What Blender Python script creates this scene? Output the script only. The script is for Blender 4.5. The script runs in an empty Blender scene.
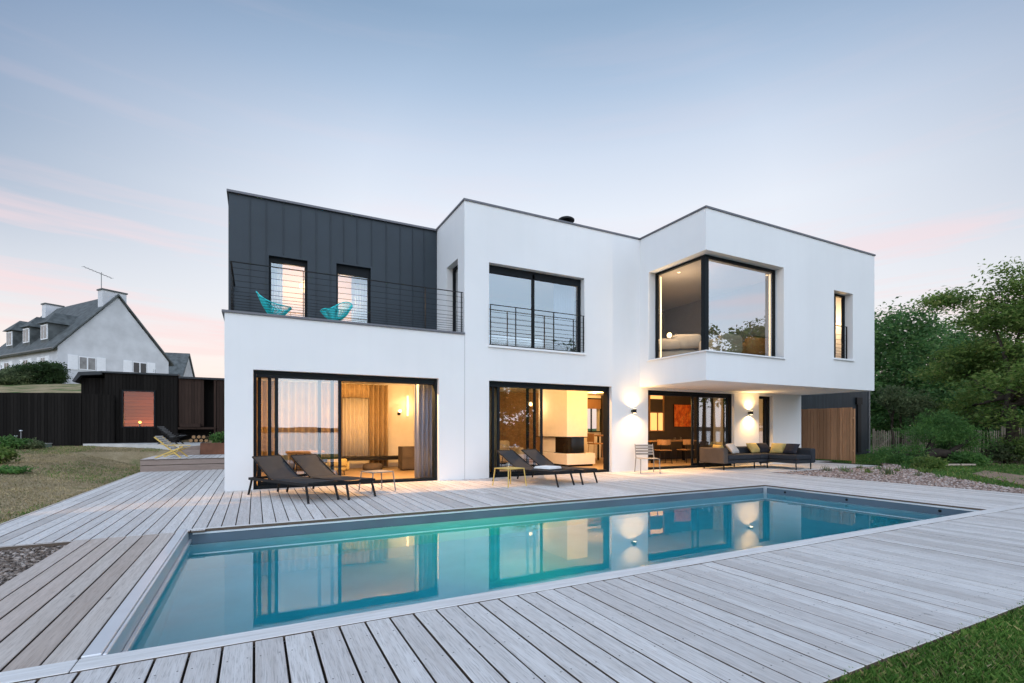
import bpy, math, random
import numpy as np
from mathutils import Vector, Matrix

R = math.radians
rnd = random.Random(7)
nrng = np.random.default_rng(11)
scene = bpy.context.scene
COL = scene.collection

# ------------------------------------------------------------------ helpers
def interp(v, xs, ys):
    return float(np.interp(v, xs, ys))

def sstep(a, b, v):
    t = min(1.0, max(0.0, (v - a) / (b - a)))
    return t * t * (3 - 2 * t)

class MB:
    """collects geometry for ONE mesh object"""
    def __init__(self):
        self.v, self.f = [], []

    def add(self, verts, faces):
        n = len(self.v)
        self.v += [tuple(p) for p in verts]
        self.f += [tuple(i + n for i in q) for q in faces]
        return self

    def quad(self, a, b, c, d):
        return self.add([a, b, c, d], [(0, 1, 2, 3)])

    def box(self, x0, x1, y0, y1, z0, z1, M=None):
        p = [(x0, y0, z0), (x1, y0, z0), (x1, y1, z0), (x0, y1, z0),
             (x0, y0, z1), (x1, y0, z1), (x1, y1, z1), (x0, y1, z1)]
        if M is not None:
            p = [M @ Vector(q) for q in p]
        return self.add(p, [(0, 3, 2, 1), (4, 5, 6, 7), (0, 1, 5, 4), (1, 2, 6, 5), (2, 3, 7, 6), (3, 0, 4, 7)])

    def tube(self, pts, r, n=8, caps=True):
        pts = [Vector(p) for p in pts]
        rs = r if isinstance(r, (list, tuple)) else [r] * len(pts)
        rings = []
        up = None
        for i, p in enumerate(pts):
            if i == 0: d = pts[1] - pts[0]
            elif i == len(pts) - 1: d = pts[-1] - pts[-2]
            else: d = (pts[i + 1] - pts[i]).normalized() + (pts[i] - pts[i - 1]).normalized()
            d = d.normalized() if d.length > 1e-9 else Vector((0, 0, 1))
            if up is None:
                up = Vector((0, 0, 1)) if abs(d.z) < .9 else Vector((1, 0, 0))
            a = d.cross(up)
            if a.length < 1e-5:
                a = d.cross(Vector((0, 1, 0)))
            a.normalize()
            b = d.cross(a).normalized()
            up = -b if False else up
            rings.append([p + a * (math.cos(2 * math.pi * k / n) * rs[i]) + b * (math.sin(2 * math.pi * k / n) * rs[i]) for k in range(n)])
        vs = [q for rg in rings for q in rg]
        fs = []
        for i in range(len(pts) - 1):
            for k in range(n):
                k2 = (k + 1) % n
                fs.append((i * n + k, i * n + k2, (i + 1) * n + k2, (i + 1) * n + k))
        if caps:
            fs.append(tuple(range(n - 1, -1, -1)))
            fs.append(tuple((len(pts) - 1) * n + k for k in range(n)))
        return self.add(vs, fs)

    def bar(self, a, b, w, h):
        """rectangular bar from a to b: w sideways, h in height"""
        a, b = Vector(a), Vector(b)
        d = (b - a).normalized()
        up = Vector((0, 0, 1)) if abs(d.z) < .95 else Vector((0, 1, 0))
        s = d.cross(up).normalized()
        u = s.cross(d).normalized()
        s, u = s * w / 2, u * h / 2
        p = [a - s - u, a + s - u, a + s + u, a - s + u, b - s - u, b + s - u, b + s + u, b - s + u]
        return self.add(p, [(0, 1, 2, 3), (7, 6, 5, 4), (0, 4, 5, 1), (1, 5, 6, 2), (2, 6, 7, 3), (3, 7, 4, 0)])

    def prism(self, poly, z0, z1):
        n = len(poly)
        vs = [(x, y, z0) for x, y in poly] + [(x, y, z1) for x, y in poly]
        fs = [tuple(range(n - 1, -1, -1)), tuple(range(n, 2 * n))]
        fs += [(i, (i + 1) % n, n + (i + 1) % n, n + i) for i in range(n)]
        return self.add(vs, fs)

    def slab(self, poly, off):
        """3D polygon thickened by vector off"""
        n = len(poly)
        off = Vector(off)
        vs = [Vector(p) for p in poly] + [Vector(p) + off for p in poly]
        fs = [tuple(range(n - 1, -1, -1)), tuple(range(n, 2 * n))]
        fs += [(i, (i + 1) % n, n + (i + 1) % n, n + i) for i in range(n)]
        return self.add(vs, fs)

    def lathe(self, prof, c=(0, 0, 0), n=20, M=None):
        vs, fs = [], []
        for r, z in prof:
            for k in range(n):
                a = 2 * math.pi * k / n
                p = Vector((c[0] + r * math.cos(a), c[1] + r * math.sin(a), c[2] + z))
                vs.append(M @ p if M is not None else p)
        for i in range(len(prof) - 1):
            for k in range(n):
                k2 = (k + 1) % n
                fs.append((i * n + k, i * n + k2, (i + 1) * n + k2, (i + 1) * n + k))
        fs.append(tuple(range(n - 1, -1, -1)))
        fs.append(tuple((len(prof) - 1) * n + k for k in range(n)))
        return self.add(vs, fs)

    def ball(self, c, rx, ry, rz, n=14, m=8):
        prof = []
        vs, fs = [], []
        for i in range(m + 1):
            th = math.pi * i / m
            for k in range(n):
                a = 2 * math.pi * k / n
                vs.append((c[0] + rx * math.sin(th) * math.cos(a), c[1] + ry * math.sin(th) * math.sin(a), c[2] - rz * math.cos(th)))
        for i in range(m):
            for k in range(n):
                k2 = (k + 1) % n
                fs.append((i * n + k, i * n + k2, (i + 1) * n + k2, (i + 1) * n + k))
        return self.add(vs, fs)

    def cushion(self, M, w, h, t, n=10):
        """soft pillow: w x h in local XY, t thick"""
        vs, fs = [], []
        for s in (1, -1):
            for i in range(n + 1):
                for j in range(n + 1):
                    u, v = 2 * i / n - 1, 2 * j / n - 1
                    k = max(0, (1 - u ** 4) * (1 - v ** 4)) ** .5
                    pin = 1 - .07 * (1 - abs(u)) * (abs(v) ** 3)
                    pin2 = 1 - .07 * (1 - abs(v)) * (abs(u) ** 3)
                    vs.append(M @ Vector((u * w / 2 * pin2, v * h / 2 * pin, s * (t / 2 * k + .001))))
        q = (n + 1) ** 2
        for s in range(2):
            for i in range(n):
                for j in range(n):
                    a = s * q + i * (n + 1) + j
                    fs.append((a, a + n + 1, a + n + 2, a + 1) if s == 0 else (a, a + 1, a + n + 2, a + n + 1))
        return self.add(vs, fs)

    def softbox(self, x0, x1, y0, y1, z0, z1, r=.04, M=None):
        """box with rounded (two-step chamfer) vertical and top edges"""
        prof = [(r, 0), (r * .3, r * .3), (0, r), (0, (z1 - z0) - r), (r * .3, (z1 - z0) - r * .3), (r, z1 - z0)]
        vs, fs = [], []
        def ring(ins, z):
            a0, a1, b0, b1 = x0 + ins, x1 - ins, y0 + ins, y1 - ins
            c = r
            pts = [(a0 + c, b0), (a1 - c, b0), (a1 - c * .3, b0 + c * .3), (a1, b0 + c), (a1, b1 - c), (a1 - c * .3, b1 - c * .3), (a1 - c, b1),
                   (a0 + c, b1), (a0 + c * .3, b1 - c * .3), (a0, b1 - c), (a0, b0 + c), (a0 + c * .3, b0 + c * .3)]
            return [(p[0], p[1], z0 + z) for p in pts]
        for ins, z in prof:
            vs += ring(ins, z)
        n = 12
        for i in range(len(prof) - 1):
            for k in range(n):
                fs.append((i * n + k, i * n + (k + 1) % n, (i + 1) * n + (k + 1) % n, (i + 1) * n + k))
        fs.append(tuple(range(n - 1, -1, -1)))
        fs.append(tuple((len(prof) - 1) * n + k for k in range(n)))
        if M is not None:
            vs = [M @ Vector(p) for p in vs]
        return self.add(vs, fs)

    def wall(self, P, us, vs_, void, th):
        """wall in (u,v) with rectangular voids [(u0,u1,v0,v1)], thickness th along w; P(u,v,w)->world"""
        us = sorted(set(us + [a for h in void for a in h[:2] if us[0] <= a <= us[1]])) if len(us) == 2 else us
        lo, hi = vs_
        vv = sorted(set([lo, hi] + [a for h in void for a in h[2:4] if lo <= a <= hi]))
        nu, nv = len(us) - 1, len(vv) - 1
        keep = {}
        for i in range(nu):
            for j in range(nv):
                cu, cv = (us[i] + us[i + 1]) / 2, (vv[j] + vv[j + 1]) / 2
                keep[i, j] = not any(h[0] < cu < h[1] and h[2] < cv < h[3] for h in void)
        for (i, j), k in keep.items():
            if not k: continue
            a, b, c, d = us[i], us[i + 1], vv[j], vv[j + 1]
            self.quad(P(a, c, 0), P(b, c, 0), P(b, d, 0), P(a, d, 0))
            self.quad(P(a, c, th), P(a, d, th), P(b, d, th), P(b, c, th))
            if not keep.get((i - 1, j)): self.quad(P(a, c, 0), P(a, d, 0), P(a, d, th), P(a, c, th))
            if not keep.get((i + 1, j)): self.quad(P(b, c, 0), P(b, c, th), P(b, d, th), P(b, d, 0))
            if not keep.get((i, j - 1)): self.quad(P(a, c, 0), P(a, c, th), P(b, c, th), P(b, c, 0))
            if not keep.get((i, j + 1)): self.quad(P(a, d, 0), P(b, d, 0), P(b, d, th), P(a, d, th))
        return self

    def build(self, name, mat, parent=None, smooth=False, world=False, bevel=0, weld=False):
        me = bpy.data.meshes.new(name)
        me.from_pydata([tuple(p) for p in self.v], [], self.f)
        me.update()
        if smooth:
            me.polygons.foreach_set('use_smooth', [True] * len(me.polygons))
        o = bpy.data.objects.new(name, me)
        COL.objects.link(o)
        if mat is not None:
            me.materials.append(mat)
        if parent is not None:
            o.parent = parent
            if world:                       # geometry was given in world coordinates
                base = parent
                off = Vector((0, 0, 0))
                while base is not None:
                    off += base.location
                    base = base.parent
                o.location = -off
        if bevel:
            b = o.modifiers.new('edge_bevel', 'BEVEL')
            b.width = bevel; b.segments = 1; b.limit_method = 'ANGLE'
        return o

def tag(o, label=None, cat=None, group=None, kind=None):
    if label: o['label'] = label
    if cat: o['category'] = cat
    if group: o['group'] = group
    if kind: o['kind'] = kind
    return o

def thing(name, loc, label, cat, rz=0, group=None):
    o = bpy.data.objects.new(name, None)
    o.empty_display_size = .2
    COL.objects.link(o)
    o.location = loc
    o.rotation_euler = (0, 0, rz)
    return tag(o, label, cat, group)

def copy_thing(o, loc, rz, label, group=None):
    def cp(src, parent):
        c = src.copy()
        COL.objects.link(c)
        if parent is not None:
            c.parent = parent
        for ch in list(src.children):
            cp(ch, c)
        return c
    c = cp(o, None)
    c.location = loc
    c.rotation_euler = (0, 0, rz)
    c['label'] = label
    if group: c['group'] = group
    return c

# ------------------------------------------------------------------ materials
def new_mat(name):
    m = bpy.data.materials.new(name)
    m.use_nodes = True
    nt = m.node_tree
    b = nt.nodes['Principled BSDF']
    return m, nt, b

def N(nt, typ, **kw):
    n = nt.nodes.new(typ)
    for k, v in kw.items():
        if k.startswith('i_'):
            n.inputs[k[2:].replace('_', ' ')].default_value = v
        else:
            setattr(n, k, v)
    return n

def ramp(nt, fac, stops):
    r = nt.nodes.new('ShaderNodeValToRGB')
    e = r.color_ramp.elements
    while len(e) < len(stops): e.new(.5)
    for i, (p, c) in enumerate(stops):
        e[i].position = p
        e[i].color = (*c, 1)
    nt.links.new(fac, r.inputs['Fac'])
    return r.outputs['Color']

def coords(nt, scale=(1, 1, 1), kind='Object'):
    t = nt.nodes.new('ShaderNodeTexCoord')
    mp = nt.nodes.new('ShaderNodeMapping')
    mp.inputs['Scale'].default_value = scale
    nt.links.new(t.outputs[kind], mp.inputs['Vector'])
    return mp.outputs['Vector']

def noise(nt, vec, scale, detail=4, rough=.55):
    n = nt.nodes.new('ShaderNodeTexNoise')
    n.inputs['Scale'].default_value = scale
    n.inputs['Detail'].default_value = detail
    n.inputs['Roughness'].default_value = rough
    if vec is not None: nt.links.new(vec, n.inputs['Vector'])
    return n.outputs['Fac']

def mixc(nt, fac, a, b, mode='MIX'):
    m = nt.nodes.new('ShaderNodeMix')
    m.data_type = 'RGBA'
    m.blend_type = mode
    for sock, val in ((0, fac), (6, a), (7, b)):
        if isinstance(val, (int, float)): m.inputs[sock].default_value = val
        elif isinstance(val, tuple): m.inputs[sock].default_value = (*val, 1)
        else: nt.links.new(val, m.inputs[sock])
    return m.outputs[2]

def bump(nt, b, h, strength=.2, dist=.01):
    n = nt.nodes.new('ShaderNodeBump')
    n.inputs['Strength'].default_value = strength
    n.inputs['Distance'].default_value = dist
    nt.links.new(h, n.inputs['Height'])
    nt.links.new(n.outputs['Normal'], b.inputs['Normal'])

def simple(name, c, rough=.5, metal=0, var=.12, scale=6, bmp=0, spec=.5, bscale=60):
    m, nt, b = new_mat(name)
    v = coords(nt)
    f = noise(nt, v, scale)
    lo = tuple(x * (1 - var) for x in c); hi = tuple(min(1, x * (1 + var)) for x in c)
    nt.links.new(ramp(nt, f, [(.3, lo), (.7, hi)]), b.inputs['Base Color'])
    b.inputs['Roughness'].default_value = rough
    b.inputs['Metallic'].default_value = metal
    b.inputs['Specular IOR Level'].default_value = spec
    if bmp: bump(nt, b, noise(nt, v, bscale, 3), bmp, .005)
    return m

def emit(name, c, s):
    m, nt, b = new_mat(name)
    b.inputs['Base Color'].default_value = (*[min(1, x) for x in c], 1)
    b.inputs['Emission Color'].default_value = (*c, 1)
    b.inputs['Emission Strength'].default_value = s
    return m

def render_wall_mat():
    m, nt, b = new_mat('white_render')
    v = coords(nt)
    f = noise(nt, v, .5, 5)
    st = noise(nt, coords(nt, (3, 3, .25)), 1.5, 4)
    c1 = ramp(nt, f, [(.3, (.72, .725, .73)), (.7, (.765, .77, .775))])
    c2 = mixc(nt, ramp(nt, st, [(.46, (0, 0, 0)), (.8, (.10, .10, .10))]), c1, (.60, .60, .60))
    nt.links.new(c2, b.inputs['Base Color'])
    b.inputs['Roughness'].default_value = .85
    b.inputs['Specular IOR Level'].default_value = .2
    bump(nt, b, noise(nt, v, 160, 4), .3, .005)
    return m

def deck_mat(name, tones, streak=.62, axis='Y', screws=None, sides=True):
    m, nt, b = new_mat(name)
    g = nt.nodes.new('ShaderNodeNewGeometry')
    rnd_ = g.outputs['Random Per Island']
    sc = (14, .7, 14) if axis == 'Y' else (.7, 14, 14)
    t = nt.nodes.new('ShaderNodeTexCoord')
    # shift the grain per board
    ad = nt.nodes.new('ShaderNodeVectorMath'); ad.operation = 'MULTIPLY_ADD'
    comb = nt.nodes.new('ShaderNodeCombineXYZ')
    mm = nt.nodes.new('ShaderNodeMath'); mm.operation = 'MULTIPLY'; mm.inputs[1].default_value = 37
    nt.links.new(rnd_, mm.inputs[0])
    nt.links.new(mm.outputs[0], comb.inputs[0]); nt.links.new(mm.outputs[0], comb.inputs[1])
    nt.links.new(t.outputs['Object'], ad.inputs[0]); ad.inputs[1].default_value = sc
    nt.links.new(comb.outputs[0], ad.inputs[2])
    grain = noise(nt, ad.outputs[0], 2.2, 8, .65)
    fine = noise(nt, ad.outputs[0], 11, 5, .65)
    blot = noise(nt, coords(nt), 1.3, 4)
    base = ramp(nt, rnd_, [(0, tones[0]), (.35, tones[1]), (.7, tones[2]), (1, tones[3])])
    dark = mixc(nt, 1, base, (.86, .84, .82), 'MULTIPLY')
    lite = mixc(nt, 1, base, (1.04, 1.04, 1.04), 'MULTIPLY')
    c = mixc(nt, ramp(nt, grain, [(.36, (0, 0, 0)), (.62, (1, 1, 1))]), dark, lite)
    c = mixc(nt, ramp(nt, fine, [(.50, (0, 0, 0)), (.66, (streak, streak, streak))]), c, tuple(x * .52 for x in tones[0]))
    c = mixc(nt, ramp(nt, blot, [(.45, (0, 0, 0)), (.75, (.18, .18, .18))]), c, tuple(x * .78 for x in tones[1]))
    # knots
    vo = nt.nodes.new('ShaderNodeTexVoronoi'); vo.inputs['Scale'].default_value = 1.6
    ad2 = nt.nodes.new('ShaderNodeVectorMath'); ad2.operation = 'MULTIPLY'
    nt.links.new(t.outputs['Object'], ad2.inputs[0]); ad2.inputs[1].default_value = (2.4, 1.1, 2) if axis == 'Y' else (1.1, 2.4, 2)
    nt.links.new(ad2.outputs[0], vo.inputs['Vector'])
    c = mixc(nt, ramp(nt, vo.outputs['Distance'], [(.025, (.6, .6, .6)), (.07, (0, 0, 0))]), c, tuple(x * .35 for x in tones[0]))
    if screws:                       # screw heads, two per board on every joist
        sx0, sp, sy0, joist = screws
        def mt(op, a, q=None):
            n = nt.nodes.new('ShaderNodeMath'); n.operation = op
            for i, z in enumerate((a, q)):
                if z is None: continue
                if isinstance(z, (int, float)): n.inputs[i].default_value = z
                else: nt.links.new(z, n.inputs[i])
            return n.outputs[0]
        sp_ = nt.nodes.new('ShaderNodeSeparateXYZ'); nt.links.new(t.outputs['Object'], sp_.inputs[0])
        u = mt('FRACT', mt('DIVIDE', mt('SUBTRACT', sp_.outputs[0], sx0), sp))
        du = mt('MULTIPLY', mt('SUBTRACT', mt('ABSOLUTE', mt('SUBTRACT', u, .5)), .30), sp)
        v = mt('FRACT', mt('DIVIDE', mt('SUBTRACT', sp_.outputs[1], sy0), joist))
        dv = mt('MULTIPLY', mt('SUBTRACT', v, .5), joist)
        dist = mt('SQRT', mt('ADD', mt('MULTIPLY', du, du), mt('MULTIPLY', dv, dv)))
        c = mixc(nt, mt('LESS_THAN', dist, .0045), c, (.10, .095, .09))
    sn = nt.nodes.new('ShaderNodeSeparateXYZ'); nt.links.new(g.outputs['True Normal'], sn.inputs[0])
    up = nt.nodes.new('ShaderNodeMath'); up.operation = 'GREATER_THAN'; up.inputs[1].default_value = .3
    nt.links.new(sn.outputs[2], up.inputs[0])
    if sides: c = mixc(nt, up.outputs[0], (.115, .085, .065), c)          # gap shade painted in: side faces darkened so gaps read as dark lines
    nt.links.new(c, b.inputs['Base Color'])
    b.inputs['Roughness'].default_value = .75
    b.inputs['Specular IOR Level'].default_value = .25
    bump(nt, b, fine, .35, .004)
    return m

def board_mat(name, c, rough=.6, var=.3, axis='Z', grainscale=3, spec=.2):
    """vertical/horizontal boards whose tone varies from board to board"""
    m, nt, b = new_mat(name)
    g = nt.nodes.new('ShaderNodeNewGeometry')
    sc = {'Z': (16, 16, .8), 'X': (.8, 16, 16), 'Y': (16, .8, 16)}[axis]
    gr = noise(nt, coords(nt, sc), grainscale, 6, .6)
    lo = tuple(x * (1 - var) for x in c); hi = tuple(min(1, x * (1 + var)) for x in c)
    base = ramp(nt, g.outputs['Random Per Island'], [(0, lo), (1, hi)])
    c2 = mixc(nt, ramp(nt, gr, [(.35, (.55, .55, .55)), (.6, (0, 0, 0))]), base, tuple(x * .6 for x in c))
    nt.links.new(c2, b.inputs['Base Color'])
    b.inputs['Roughness'].default_value = rough
    bump(nt, b, gr, .2, .004)
    b.inputs['Specular IOR Level'].default_value = spec
    return m

def leaf_mat(name, stops, trans=.58):
    m, nt, b = new_mat(name)
    g = nt.nodes.new('ShaderNodeNewGeometry')
    col = ramp(nt, g.outputs['Random Per Island'], stops)
    cl = noise(nt, coords(nt), .9, 3)
    col = mixc(nt, ramp(nt, cl, [(.38, (0, 0, 0)), (.66, (1, 1, 1))]), mixc(nt, 1, col, (.74, .77, .74), 'MULTIPLY'), mixc(nt, 1, col, (1.25, 1.22, 1.1), 'MULTIPLY'))
    nt.links.new(col, b.inputs['Base Color'])
    b.inputs['Roughness'].default_value = .55
    b.inputs['Specular IOR Level'].default_value = .3
    tr = nt.nodes.new('ShaderNodeBsdfTranslucent')
    nt.links.new(col, tr.inputs['Color'])
    mx = nt.nodes.new('ShaderNodeMixShader'); mx.inputs[0].default_value = trans
    out = nt.nodes['Material Output']
    nt.links.new(b.outputs[0], mx.inputs[1]); nt.links.new(tr.outputs[0], mx.inputs[2])
    nt.links.new(mx.outputs[0], out.inputs['Surface'])
    return m

def glass_mat(name, f0=.27, tint=(.93, .96, .96)):
    m = bpy.data.materials.new(name); m.use_nodes = True
    nt = m.node_tree; nt.nodes.clear()
    out = nt.nodes.new('ShaderNodeOutputMaterial')
    tr = nt.nodes.new('ShaderNodeBsdfTransparent'); tr.inputs[0].default_value = (*tint, 1)
    gl = nt.nodes.new('ShaderNodeBsdfGlossy'); gl.inputs['Roughness'].default_value = .002
    gl.inputs['Color'].default_value = (.95, .97, 1, 1)
    ge = nt.nodes.new('ShaderNodeNewGeometry')
    dt = nt.nodes.new('ShaderNodeVectorMath'); dt.operation = 'DOT_PRODUCT'
    nt.links.new(ge.outputs['Incoming'], dt.inputs[0]); nt.links.new(ge.outputs['Normal'], dt.inputs[1])
    def mth(op, a, b=None):
        n = nt.nodes.new('ShaderNodeMath'); n.operation = op
        for i, q in enumerate((a, b)):
            if q is None: continue
            if isinstance(q, (int, float)): n.inputs[i].default_value = q
            else: nt.links.new(q, n.inputs[i])
        return n.outputs[0]
    k5 = mth('POWER', mth('SUBTRACT', 1, mth('ABSOLUTE', dt.outputs['Value'])), 5)
    mu = nt.nodes.new('ShaderNodeMath'); mu.operation = 'ADD'; mu.use_clamp = True; mu.inputs[1].default_value = f0
    nt.links.new(mth('MULTIPLY', k5, 1 - f0), mu.inputs[0])
    # very slight waviness of the pane
    bp = nt.nodes.new('ShaderNodeBump'); bp.inputs['Strength'].default_value = .02; bp.inputs['Distance'].default_value = .02
    nt.links.new(noise(nt, coords(nt), 1.2, 1), bp.inputs['Height'])
    nt.links.new(bp.outputs[0], gl.inputs['Normal'])
    mx = nt.nodes.new('ShaderNodeMixShader')
    nt.links.new(mu.outputs[0], mx.inputs[0]); nt.links.new(tr.outputs[0], mx.inputs[1]); nt.links.new(gl.outputs[0], mx.inputs[2])
    nt.links.new(mx.outputs[0], out.inputs['Surface'])
    return m

def fabric(name, c, rough=.9, var=.12, sheer=0):
    m, nt, b = new_mat(name)
    v = coords(nt)
    f = noise(nt, v, 4, 4)
    wv = noise(nt, coords(nt, (1, 1, 1)), 180, 2)
    lo = tuple(x * (1 - var) for x in c); hi = tuple(min(1, x * (1 + var)) for x in c)
    nt.links.new(ramp(nt, f, [(.3, lo), (.7, hi)]), b.inputs['Base Color'])
    b.inputs['Roughness'].default_value = rough
    b.inputs['Specular IOR Level'].default_value = .15
    bump(nt, b, wv, .25, .003)
    if sheer:
        out = nt.nodes['Material Output']
        tr = nt.nodes.new('ShaderNodeBsdfTranslucent'); tr.inputs[0].default_value = (*c, 1)
        tp = nt.nodes.new('ShaderNodeBsdfTransparent')
        m1 = nt.nodes.new('ShaderNodeMixShader'); m1.inputs[0].default_value = .5
        nt.links.new(b.outputs[0], m1.inputs[1]); nt.links.new(tr.outputs[0], m1.inputs[2])
        m2 = nt.nodes.new('ShaderNodeMixShader'); m2.inputs[0].default_value = sheer
        nt.links.new(m1.outputs[0], m2.inputs[1]); nt.links.new(tp.outputs[0], m2.inputs[2])
        nt.links.new(m2.outputs[0], out.inputs['Surface'])
    return m

M = {}
M['render'] = render_wall_mat()
M['zinc'] = simple('dark_zinc', (.022, .034, .046), .5, .0, .12, 1.2, .05, .35, 8)
M['coping'] = simple('grey_metal_coping', (.12, .12, .135), .45, .3, .08, 3)
M['frame'] = simple('black_aluminium', (.010, .013, .016), .55, 0, .1, 5, 0, .12)
M['glass'] = glass_mat('window_glass')
M['coatedglass'] = glass_mat('coated_window_glass', .38)
M['plainglass'] = glass_mat('plain_window_glass', .045)
M['sill'] = simple('white_sill', (.75, .76, .77), .5, 0, .04)
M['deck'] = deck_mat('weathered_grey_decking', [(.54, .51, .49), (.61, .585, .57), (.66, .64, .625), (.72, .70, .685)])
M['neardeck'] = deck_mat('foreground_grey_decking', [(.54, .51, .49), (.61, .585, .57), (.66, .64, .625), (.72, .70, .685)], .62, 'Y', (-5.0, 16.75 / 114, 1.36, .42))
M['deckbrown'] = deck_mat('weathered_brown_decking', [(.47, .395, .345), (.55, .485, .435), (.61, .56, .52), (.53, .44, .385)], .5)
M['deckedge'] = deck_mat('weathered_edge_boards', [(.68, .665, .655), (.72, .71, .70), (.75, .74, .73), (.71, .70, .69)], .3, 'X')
M['alu'] = simple('pale_aluminium', (.72, .74, .77), .38, .55, .05, 3)
M['liner'] = simple('grey_pool_liner', (.105, .145, .185), .6, 0, .08, 2, 0, .2)
M['linerdeep'] = simple('pale_grey_pool_floor', (.72, .81, .86), .7, 0, .06, 2)
M['interior'] = simple('cream_interior_paint', (.78, .74, .68), .8, 0, .03)
M['ceiling'] = simple('white_ceiling_paint', (.80, .79, .77), .85, 0, .02)
M['floorwood'] = board_mat('pale_oak_floor', (.46, .34, .21), .4, .12, 'X')
M['woodpanel'] = board_mat('walnut_wall_panel', (.26, .15, .075), .45, .15, 'Z')
M['darkwall'] = simple('dark_brown_paint', (.045, .035, .03), .7, 0, .1)
M['white'] = simple('white_plaster', (.80, .79, .77), .7, 0, .03)
M['black'] = simple('black_steel', (.011, .011, .012), .5, 0, .1, 6, 0, .18)
M['blackglass'] = simple('black_firebox_glass', (.008, .008, .009), .08, 0, .1)
M['curtain'] = fabric('beige_curtain', (.56, .43, .27))
M['sheer'] = fabric('sheer_curtain', (.80, .76, .72), .9, .04)
M['greycurtain'] = fabric('grey_voile_curtain', (.42, .45, .55), .9, .08, .04)
M['anthracite'] = fabric('anthracite_mesh_fabric', (.035, .04, .046), .75)
M['sofafabric'] = fabric('anthracite_outdoor_fabric', (.030, .034, .042), .85)
M['sofaback'] = fabric('taupe_woven_back', (.085, .07, .06), .8)
M['yellow'] = fabric('mustard_fabric', (.44, .34, .13))
M['palecushion'] = fabric('pale_grey_fabric', (.52, .50, .48))
M['darkcushion'] = fabric('dark_patterned_fabric', (.025, .025, .032), .85, .4)
M['cream'] = fabric('cream_boucle', (.42, .34, .25))
M['cognac'] = fabric('cognac_leather', (.42, .18, .06), .5)
M['bedding'] = fabric('white_bedding', (.75, .76, .78))
M['greymetal'] = simple('grey_painted_steel', (.20, .20, .20), .5, .1, .1)
M['chairmetal'] = simple('taupe_painted_steel', (.26, .235, .21), .5, .1, .1)
M['yellowmetal'] = simple('mustard_painted_steel', (.58, .40, .10), .45, 0, .08)
M['turquoise'] = simple('turquoise_cord', (.02, .60, .63), .45, 0, .15)
M['riser'] = deck_mat('dark_brown_riser_boards', [(.24, .18, .15), (.28, .22, .19), (.31, .25, .22), (.26, .20, .17)], .5, 'X', sides=False)
M['timber'] = board_mat('red_cedar_boards', (.45, .24, .13), .65, .35, 'Z')
M['blackboards'] = board_mat('black_stained_boards', (.013, .0115, .0105), .8, .35, 'Z', spec=.06)
M['annexboards'] = board_mat('charcoal_clad_boards', (.040, .050, .060), .5, .15, 'Z')
M['roofdark'] = simple('dark_grey_roof_metal', (.045, .05, .055), .6, 0, .15, 3, 0, .2)
M['corten'] = simple('rusted_corten_steel', (.16, .065, .035), .8, 0, .35, 3, .2)
M['rustwood'] = board_mat('rust_brown_boards', (.040, .024, .018), .8, .25, 'Z')
M['concrete'] = simple('pale_concrete', (.50, .49, .47), .85, 0, .12, 2, .15)
M['slate'] = simple('slate_roof', (.090, .100, .100), .65, 0, .4, 2.2, .5, .3, 12)
M['oldwhite'] = simple('weathered_white_render', (.57, .58, .60), .9, 0, .14, .8, .1)
M['shutter'] = simple('white_shutter_paint', (.80, .81, .83), .6, 0, .04)
M['darkpane'] = simple('dark_window_pane', (.02, .024, .028), .06, 0, .1)
M['paneblind'] = simple('net_curtained_pane', (.20, .20, .20), .2, 0, .3, 3)
M['picket'] = board_mat('weathered_chestnut_pales', (.42, .34, .27), .8, .3, 'Z')
M['bark'] = simple('grey_brown_bark', (.075, .058, .045), .9, 0, .35, 8, .6, .2, 30)
M['darkbark'] = simple('dark_pine_bark', (.035, .027, .022), .9, 0, .35, 8, .6, .2, 30)
M['soil'] = simple('dark_soil', (.055, .042, .032), .95, 0, .35, 8, .4)
M['stone'] = simple('pale_stone', (.35, .34, .31), .9, 0, .2, 4, .3)
M['towel'] = fabric('white_towel', (.80, .80, .80))
M['bulb'] = emit('warm_bulb', (1, .66, .30), 4.5)
M['globe'] = emit('warm_globe', (1, .66, .30), 2.4)
M['tube'] = emit('warm_light_tube', (1, .70, .36), 2.6)
M['led'] = emit('warm_led_strip', (1, .72, .42), 1.5)
M['kitchenglow'] = emit('kitchen_glow', (1, .58, .20), 1.0)
M['lensglow'] = emit('warm_lamp_lens', (1, .74, .42), 12)
M['flame'] = emit('lamp_flame', (1, .40, .06), 6)
M['clearglass'] = glass_mat('drinking_glass', .06, (.97, .99, .98))
M['tabletop'] = board_mat('oak_table_top', (.36, .21, .10), .45, .1, 'X')

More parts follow.
